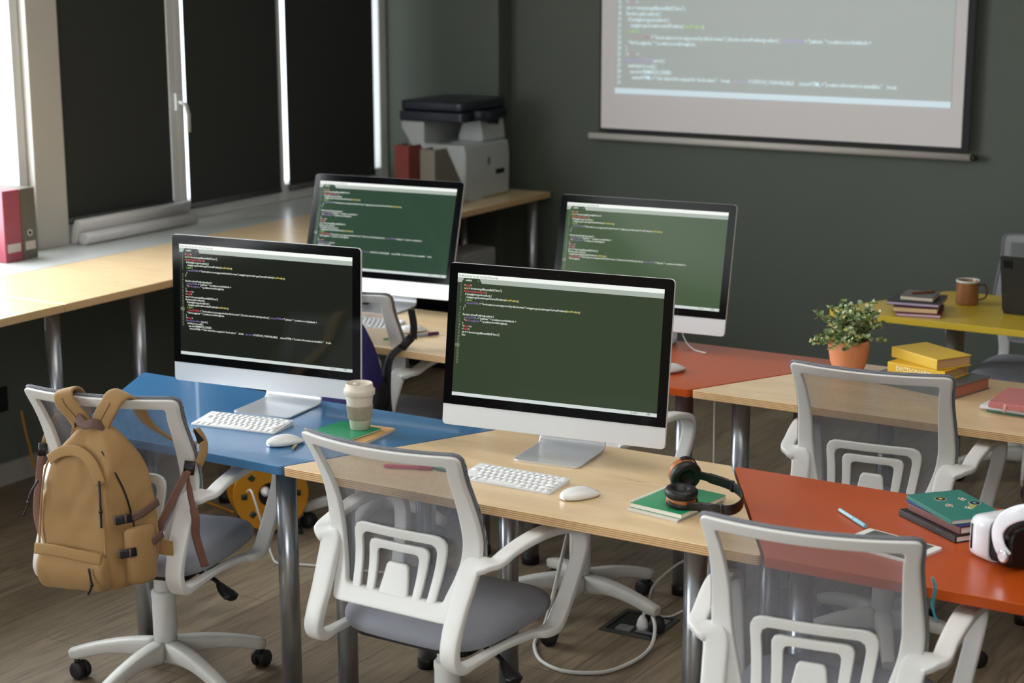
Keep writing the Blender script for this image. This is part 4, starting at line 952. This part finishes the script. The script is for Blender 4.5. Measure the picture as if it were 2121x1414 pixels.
MB().lathe([(.060, -.074), (.060, .06)], 32).xf(RX).build('socket_hub', BLACK, t)
h = MB(); h.tube(cat([(-.10, .09, -.145), (-.10, .09, 0), (-.09, .09, .12), (0, .09, .165), (.09, .09, .12), (.10, .09, 0), (.10, .09, -.145)], 6), .009, 8); h.tube([(-.10, .09, -.143), (-.10, -.10, -.143)], .009); h.tube([(.10, .09, -.143), (.10, -.10, -.143)], .009); h.build('stand', BLACK, t)
for a in range(8):
    an = 2*math.pi*a/8
    MB().sweep([(.098*math.cos(an-.1), -.072, .098*math.sin(an-.1)), (.098*math.cos(an+.1), -.072, .098*math.sin(an+.1))], (.022, .004), (math.cos(an), 0, math.sin(an)), n=10, e=4).build('flange_window', mat('reel_dark', (40, 60, 50), .5), t)
WPL = mat('white_plug', (214, 214, 210), .4)
for i, (px, pz_) in enumerate(((-.022, .02), (.028, .028))):
    MB().lathe([(.017, 0), (.017, .02), (.010, .04), (.004, .05)], 18).xf(Matrix.Translation((px, -.078, pz_)) @ Matrix.Rotation(R(90), 4, 'X')).build('plug', WPL, t)
def cable(pts, r, m_, label, n=8, nm='cable'): return tag(MB().tube(cat(pts, n), r, 8).build(nm, m_), label, 'cable')
CW = mat('white_cable', (206, 206, 200), .45)
cable([(-3.985, 4.72, .18), (-3.93, 4.68, .20), (-3.88, 4.66, .12), (-3.86, 4.68, .01), (-3.80, 4.62, .006), (-3.72, 4.56, .006), (-3.62, 4.60, .006), (-3.4, 4.66, .006), (-3.1, 4.75, .006)], .004, CW, 'white cable from the yellow reel across the floor, left of the front row')
cable([(-2.275, 4.99, .71), (-2.275, 4.99, .30), (-2.285, 4.95, .06), (-2.32, 4.82, .01), (-2.35, 4.74, .03)], .0035, CW, 'thin white cable hanging behind the front birch table down to the floor box')
# floor socket box
FB = mat('floor_box_grey', (70, 72, 72), .5, metal=.3)
t = empty('floor_socket_box', 'open square floor socket box under the front birch table', 'floor box', (-2.386, 4.706, 0), R(1))
m = MB(); m.box(-.095, .095, -.1, -.085, 0, .006); m.box(-.095, .095, .085, .1, 0, .006); m.box(-.095, -.08, -.085, .085, 0, .006); m.box(.08, .095, -.085, .085, 0, .006)
m.build('box_rim', FB, t)
MB().box(-.08, .08, -.085, .085, 0.0005, .002).build('box_well', BLACK, t)
MB().box(.015, .075, -.06, .07, .002, .008).build('socket_plate', mat('socket_grey', (120, 122, 122), .5), t)
MB().box(-.05, .0, -.075, -.035, .002, .009).build('side_plate', mat('socket_grey', (120, 122, 122), .5), t)
pg = MB(); pg.lathe([(.018, 0), (.020, .012), (.016, .03), (.007, .045)], 20, (.030, -.040, .008)); tag(pg.xf(Matrix.Translation((-2.386, 4.706, 0))).build('white_plug', WPL), 'white plug standing in the floor socket box', 'plug')
pg = MB(); pg.lathe([(.020, 0), (.023, .012), (.018, .035), (.008, .055)], 20, (.015, .035, .010)); tag(pg.xf(Matrix.Translation((-2.386, 4.706, 0))).build('black_plug', BLACK), 'black plug in the floor socket box behind the white plug', 'plug')
cable([(-2.600, 4.62, .30), (-2.615, 4.52, .05), (-2.61, 4.45, .006), (-2.575, 4.37, .006), (-2.50, 4.285, .006), (-2.40, 4.255, .006), (-2.30, 4.31, .006), (-2.262, 4.43, .006), (-2.268, 4.55, .008), (-2.30, 4.64, .035), (-2.335, 4.672, .07), (-2.355, 4.668, .055)], .006, CW, 'thick white cable looping over the floor to the socket box')
cable([(-2.375, 4.74, .06), (-2.37, 4.78, .12), (-2.32, 4.90, .17), (-2.30, 5.0, .10), (-2.28, 5.1, .006), (-2.1, 5.25, .006)], .0045, mat('grey_cable', (150, 148, 140), .5), 'grey cable arching out of the floor box behind the caster')
cable([(-2.66, 5.50, H+.12), (-2.62, 5.47, H+.03), (-2.55, 5.40, H+.004), (-2.48, 5.36, H+.004)], .0025, CW, 'short white cable behind the rear monitor on the red-orange table')
# ------------------------------------------------------------------ tan backpack on the left chair
TAN = mat('tan_canvas', (166, 130, 82), .8, noise_amt=.10, noise_scale=6, bump=.35, bump_scale=500, sheen=.1)
MAU = mat('mauve_webbing', (108, 82, 72), .7, bump=.3, bump_scale=600)
BRW = mat('brown_webbing', (112, 76, 64), .7)
CX, CY, CA = -3.359, 3.593, R(12.9)
bp = empty('backpack', 'tan canvas backpack hanging on the back of the left office chair', 'backpack', (CX, CY, 0), CA)
def bag_rings(z0_, z1_, n=26, k=48, f0=.0, infl=1, seed=0, amp=.010):
    rings = []
    # tables by height: front half-width, back half-width, centre shift front/back, v front, v back
    FH = [(.44, .088), (.47, .106), (.52, .110), (.58, .108), (.65, .104), (.72, .100), (.78, .088), (.83, .064), (.865, .030), (.885, .010)]
    BH = [(.44, .110), (.47, .135), (.52, .150), (.58, .152), (.65, .146), (.72, .132), (.78, .112), (.83, .085), (.865, .055), (.885, .018)]
    VF = [(.44, -.405), (.47, -.432), (.52, -.445), (.58, -.438), (.65, -.425), (.72, -.415), (.78, -.400), (.83, -.380), (.865, -.362), (.885, -.350)]
    VK = [(.44, -.315), (.52, -.307), (.65, -.300), (.75, -.290), (.83, -.318), (.885, -.335)]
    CF = [(.44, .010), (.60, -.010), (.75, -.005), (.885, .020)]
    CB = [(.44, .030), (.60, .035), (.75, .030), (.885, .025)]
    for i in range(n+1):
        z = lerp(z0_, z1_, i/n); ring = []
        fh, bh, vf, vk, cf, cb = (smooth_interp(T_, z) for T_ in (FH, BH, VF, VK, CF, CB))
        pts = [(cf-fh, vf), (cf+fh, vf), (cb+bh, vk-.02), (cb+bh*.96, vk), (cb-bh*.96, vk), (cb-bh, vk-.02)]
        rp = resample(round_poly(pts, [.028, .028, .02, .01, .01, .02], 5), k, True)
        for (a, b) in rp:
            nz = noise.noise(Vector((a*14, b*14, z*9+seed)))*amp + noise.noise(Vector((a*40, b*40, z*30+seed)))*amp*.35
            dx, dy = a-(cf+cb)/2, b-(vf+vk)/2; L = math.hypot(dx, dy) or 1
            cr = 1-abs(noise.noise(Vector((a*8+seed, b*8, z*6.5+5)))*2.2); nz -= max(0, cr)**7*.009
            if b > vk-.015: nz = min(nz, 0)
            ring.append((a+dx/L*nz, b+dy/L*nz, z-.035*(.0 if z > .55 else (.55-z)/.11)*(.25-a)*.9+.0))
        rings.append(ring)
    return rings
rg = bag_rings(.445, .885, 34)
m = MB().loft(rg); m.build('main_compartment', TAN, bp, sub=1)
# seam piping arching over the front panel and the zip line down its side
def fr_pt(u, z, d=.004):
    FH = [(.44, .088), (.58, .108), (.72, .100), (.78, .088), (.83, .064), (.885, .010)]
    VF = [(.44, -.405), (.47, -.432), (.52, -.445), (.58, -.438), (.65, -.425), (.72, -.415), (.78, -.400), (.83, -.380), (.865, -.362), (.885, -.350)]
    return (u, smooth_interp(VF, z)-d, z)
ar = [fr_pt(-.105, .56, .004), fr_pt(-.104, .66, .004), fr_pt(-.098, .74, .004), fr_pt(-.082, .79, .005), fr_pt(-.03, .818, .006), fr_pt(.03, .80, .006), fr_pt(.066, .75, .006), fr_pt(.080, .68, .005), fr_pt(.090, .60, .004), fr_pt(.094, .55, .004)]
MB().tube(cat(ar, 6), .0030, 6).build('piping', TAN, bp)
fl = [fr_pt(-.086, .785, .008), fr_pt(-.05, .808, .010), fr_pt(0, .812, .011), fr_pt(.045, .785, .010), fr_pt(.074, .735, .008)]
MB().sweep(cat(fl, 5), [(.030, .003)]*21, (0, .4, 1), n=10).build('zip_flap', TAN, bp)
# side zip seam
zp = cat([(.062, -.385, .815), (.098, -.385, .76), (.122, -.378, .70), (.138, -.372, .62), (.145, -.37, .56)], 6)
MB().sweep(zp, (.007, .003), (0, 1, 0), n=8).build('side_zip', mat('zip_black', (22, 20, 18), .5), bp)
# front pocket
pr = []
for i in range(13):
    s = i/12; z = lerp(.452, .560, s); g = math.sin(math.pi*min(1, s*1.0+.0))**.5*.018+.012
    hw3 = .108-.012*abs(2*s-1)**3; vf = -.432-(.012*math.sin(math.pi*s))
    pts = [(-.004-hw3, vf+.02), (-.004-hw3+.006, vf-g), (-.004+hw3-.006, vf-g), (-.004+hw3, vf+.02)]
    rp = resample(round_poly(pts, [.004, .012, .012, .004], 5), 36, True)
    pr.append([(a+noise.noise(Vector((a*30, z*25, 3)))*.003, b+noise.noise(Vector((a*25, z*22, 9)))*.005, z-.035*(0 if z > .55 else (.55-z)/.11)*(.25-a)*.9) for a, b in rp])
pk_ = MB().loft(pr).build('front_pocket', TAN, bp, sub=1)
MB().sweep(cat([(-.108, -.462, .557), (-.05, -.468, .560), (.03, -.468, .553), (.090, -.462, .545)], 5), (.030, .004), (0, .25, 1), n=10).build('pocket_flap', TAN, pk_)
# side pocket with webbing and buckles
sp_ = MB(); rr_ = []
for i in range(9):
    s = i/8; z = lerp(.46, .62, s); o_ = .020*math.sin(math.pi*(.25+.6*s))
    rr_.append([(.118, -.415, z), (.150+o_*.5, -.395-o_, z), (.172+o_, -.365-o_*.5, z), (.184, -.330, z), (.165, -.335, z), (.14, -.38, z)])
sp_.loft(rr_); sp_.build('side_pocket', TAN, bp, sub=1)
for (p0, p1, z_) in (((.108, -.425), (.190, -.330), .655), ((.118, -.428), (.196, -.325), .565)):
    o = MB().sweep(cat([(p0[0], p0[1], z_-.012), (.5*(p0[0]+p1[0])+.012, .5*(p0[1]+p1[1])-.014, z_-.004), (p1[0], p1[1], z_+.02)], 5), (.024, .003), (0, 0, 1), n=8).build('side_webbing', MAU, bp)
    MB().sweep([(p0[0]+.012, p0[1]-.006, z_-.010), (p0[0]+.045, p0[1]+.020, z_-.006)], (.024, .007), (0, 0, 1), n=12, e=4).build('buckle', BLACK, o)
    for dx in (.020, .033):
        MB().sweep([(p0[0]+dx, p0[1]-.010+dx*.55, z_-.020), (p0[0]+dx, p0[1]-.010+dx*.55, z_+.004)], (.007, .004), (1, .6, 0), n=8).build('webbing_turn', MAU, o)
# grab handle
MB().sweep(cat([(-.030, -.352, .868), (-.022, -.362, .893), (.006, -.375, .880), (.032, -.372, .884), (.055, -.352, .872)], 6), (.026, .004), (.1, .6, 1), n=10).build('grab_handle', MAU, bp)
# shoulder straps over the back of the chair
for pts, sd in (([(-.010, -.345, .862), (-.030, -.352, .895), (-.054, -.362, .930), (-.062, -.356, .955), (-.062, -.325, .958), (-.062, -.298, .935), (-.07, -.262, .86), (-.12, -.20, .78), (-.18, -.165, .70)], (1, .1, .25)),
               ([(.034, -.345, .862), (.048, -.352, .892), (.072, -.360, .925), (.088, -.352, .954), (.098, -.320, .957), (.106, -.290, .930), (.125, -.25, .86), (.17, -.19, .80), (.215, -.16, .78)], (1, -.1, -.35))):
    o = MB().sweep(cat(pts, 6), (.056, .010), sd, n=14, e=3).build('shoulder_strap', TAN, bp)
    ln = [Vector(p)+Vector((0, -.0058, .0)) if i < 17 else Vector(p)+Vector((0, 0, .0058)) for i, p in enumerate(cat(pts, 6)[2:26])]
    MB().sweep(ln[:14], (.003, .0015), sd, n=6).build('strap_seam', mat('seam_brown', (120, 92, 56), .8), o)
# lower strap ends with adjusters, right and left
o = MB().sweep(cat([(.215, -.16, .83), (.238, -.165, .80), (.247, -.185, .77), (.245, -.205, .745)], 5), (.030, .004), (.3, 1, 0), n=10).build('strap_end', TAN, bp)
MB().prism([(0, 0), (.022, .004), (.008, .045)], 0, .003).xf(Matrix.Translation((.243, -.20, .80)) @ Matrix.Rotation(R(90), 4, 'X') @ Matrix.Rotation(R(25), 4, 'Z')).build('strap_tab', BLACK, bp)
MB().sweep([(.228, -.222, .758), (.226, -.230, .722)], (.030, .010), (1, .3, 0), n=12, e=4).build('adjuster_buckle', BLACK, bp)
MB().sweep(cat([(.226, -.232, .735), (.205, -.262, .68), (.178, -.292, .61), (.160, -.305, .560)], 5), (.024, .0025), (1, .2, .3), n=8).build('lower_strap', BRW, bp)
MB().sweep(cat([(.226, -.236, .725), (.236, -.240, .66), (.250, -.245, .61), (.246, -.240, .56), (.258, -.235, .50), (.265, -.230, .468)], 5), [(.010, .0025)]*3+[(.017, .0025)]*5+[(.024, .0025)]*18, (1, .3, 0), n=8).build('loose_strap', BRW, bp)
MB().prism([(-.03, -.02), (.05, -.02), (.05, .02), (-.02, .03)], 0, .004).xf(Matrix.Translation((.165, -.308, .54)) @ Matrix.Rotation(R(90), 4, 'X')).build('corner_tab', TAN, bp)
MB().sweep(cat([(-.205, -.17, .84), (-.228, -.175, .80), (-.232, -.20, .76)], 5), (.026, .004), (.3, 1, 0), n=10).build('strap_end', TAN, bp)
MB().sweep([(-.234, -.205, .762), (-.236, -.212, .728)], (.024, .010), (1, .3, 0), n=12, e=4).build('adjuster_buckle', BLACK, bp)
MB().sweep(cat([(-.236, -.215, .73), (-.24, -.23, .66), (-.232, -.26, .58), (-.20, -.29, .53)], 5), (.022, .0025), (1, .2, .3), n=8).build('lower_strap', BRW, bp)
# zip pulls: short black cords
for pts in ([(-.104, -.432, .735), (-.120, -.450, .70), (-.125, -.455, .672), (-.140, -.458, .640)], [(.070, -.420, .745), (.078, -.432, .70), (.080, -.436, .66), (.082, -.44, .625)], [(.062, -.478, .525), (.068, -.482, .500), (.070, -.482, .478), (.058, -.482, .455)]):
    p = cat(pts, 5); m = MB().sweep(p, (.006, .005), (1, 0, 0), n=8); q = p[9]; m.ell((q.x, q.y, q.z), (.006, .005, .006), 10, 6); m.build('zip_pull', BLACK, bp)
# ------------------------------------------------------------------ purple backpack on the second row chair
PX, PY, PA = -3.66, 5.09, R(3)
pb = empty('backpack', 'dark purple backpack hanging on the second row chair behind the coffee cup', 'backpack', (PX, PY, 0), PA)
PUR = mat('purple_nylon', (34, 26, 92), .6, bump=.2, bump_scale=300); BKN = mat('black_nylon', (16, 16, 20), .6)
rings = []
for i in range(25):
    s = i/24; z = lerp(.44, .90, s); hw4 = smooth_interp([(0, .12), (.1, .165), (.35, .175), (.6, .150), (.8, .105), (1, .03)], s)
    dv = smooth_interp([(0, .08), (.2, .14), (.5, .13), (.8, .09), (1, .03)], s)
    rp = resample(round_poly([(-hw4, -.31-dv), (hw4, -.31-dv), (hw4, -.30), (-hw4, -.30)], [.04, .04, .01, .01], 5), 40, True)
    rings.append([(a+.055+noise.noise(Vector((a*14, b*14, z*10)))*.006, b, z) for a, b in rp])
MB().loft(rings[:]).build('main_compartment', PUR, pb, sub=1)
MB().sweep(cat([(.20, -.33, .66), (.225, -.34, .60), (.215, -.36, .54), (.19, -.37, .48)], 5), (.09, .03), (0, 1, 0), n=12).build('side_panel', BKN, pb)
for sx in (0, .14):
    MB().sweep(cat([(-.02+sx, -.33, .86), (-.03+sx, -.352, .93), (-.03+sx, -.345, .957), (-.03+sx, -.31, .955), (-.02+sx, -.27, .90)], 5), (.05, .008), (1, 0, 0), n=12, e=3).build('shoulder_strap', BKN, pb)
MB().sweep(cat([(.236, -.15, .87), (.252, -.16, .82), (.262, -.18, .775)], 5), (.035, .005), (.2, 1, 0), n=10).build('strap_end', BKN, pb)
MB().sweep([(.262, -.19, .782), (.238, -.225, .745)], (.030, .014), (.7, .7, 0), n=12, e=4).build('adjuster_buckle', BLACK, pb)
MB().sweep(cat([(.240, -.225, .752), (.214, -.262, .71), (.218, -.285, .60), (.23, -.290, .50), (.235, -.29, .44)], 5), (.030, .003), (1, .2, 0), n=8).build('loose_strap', BKN, pb)
MB().sweep(cat([(.20, -.30, .67), (.205, -.31, .60), (.208, -.32, .54)], 4), (.006, .004), (1, 0, 0), n=8).build('piping', mat('yellow_piping', (196, 160, 50), .6), pb)
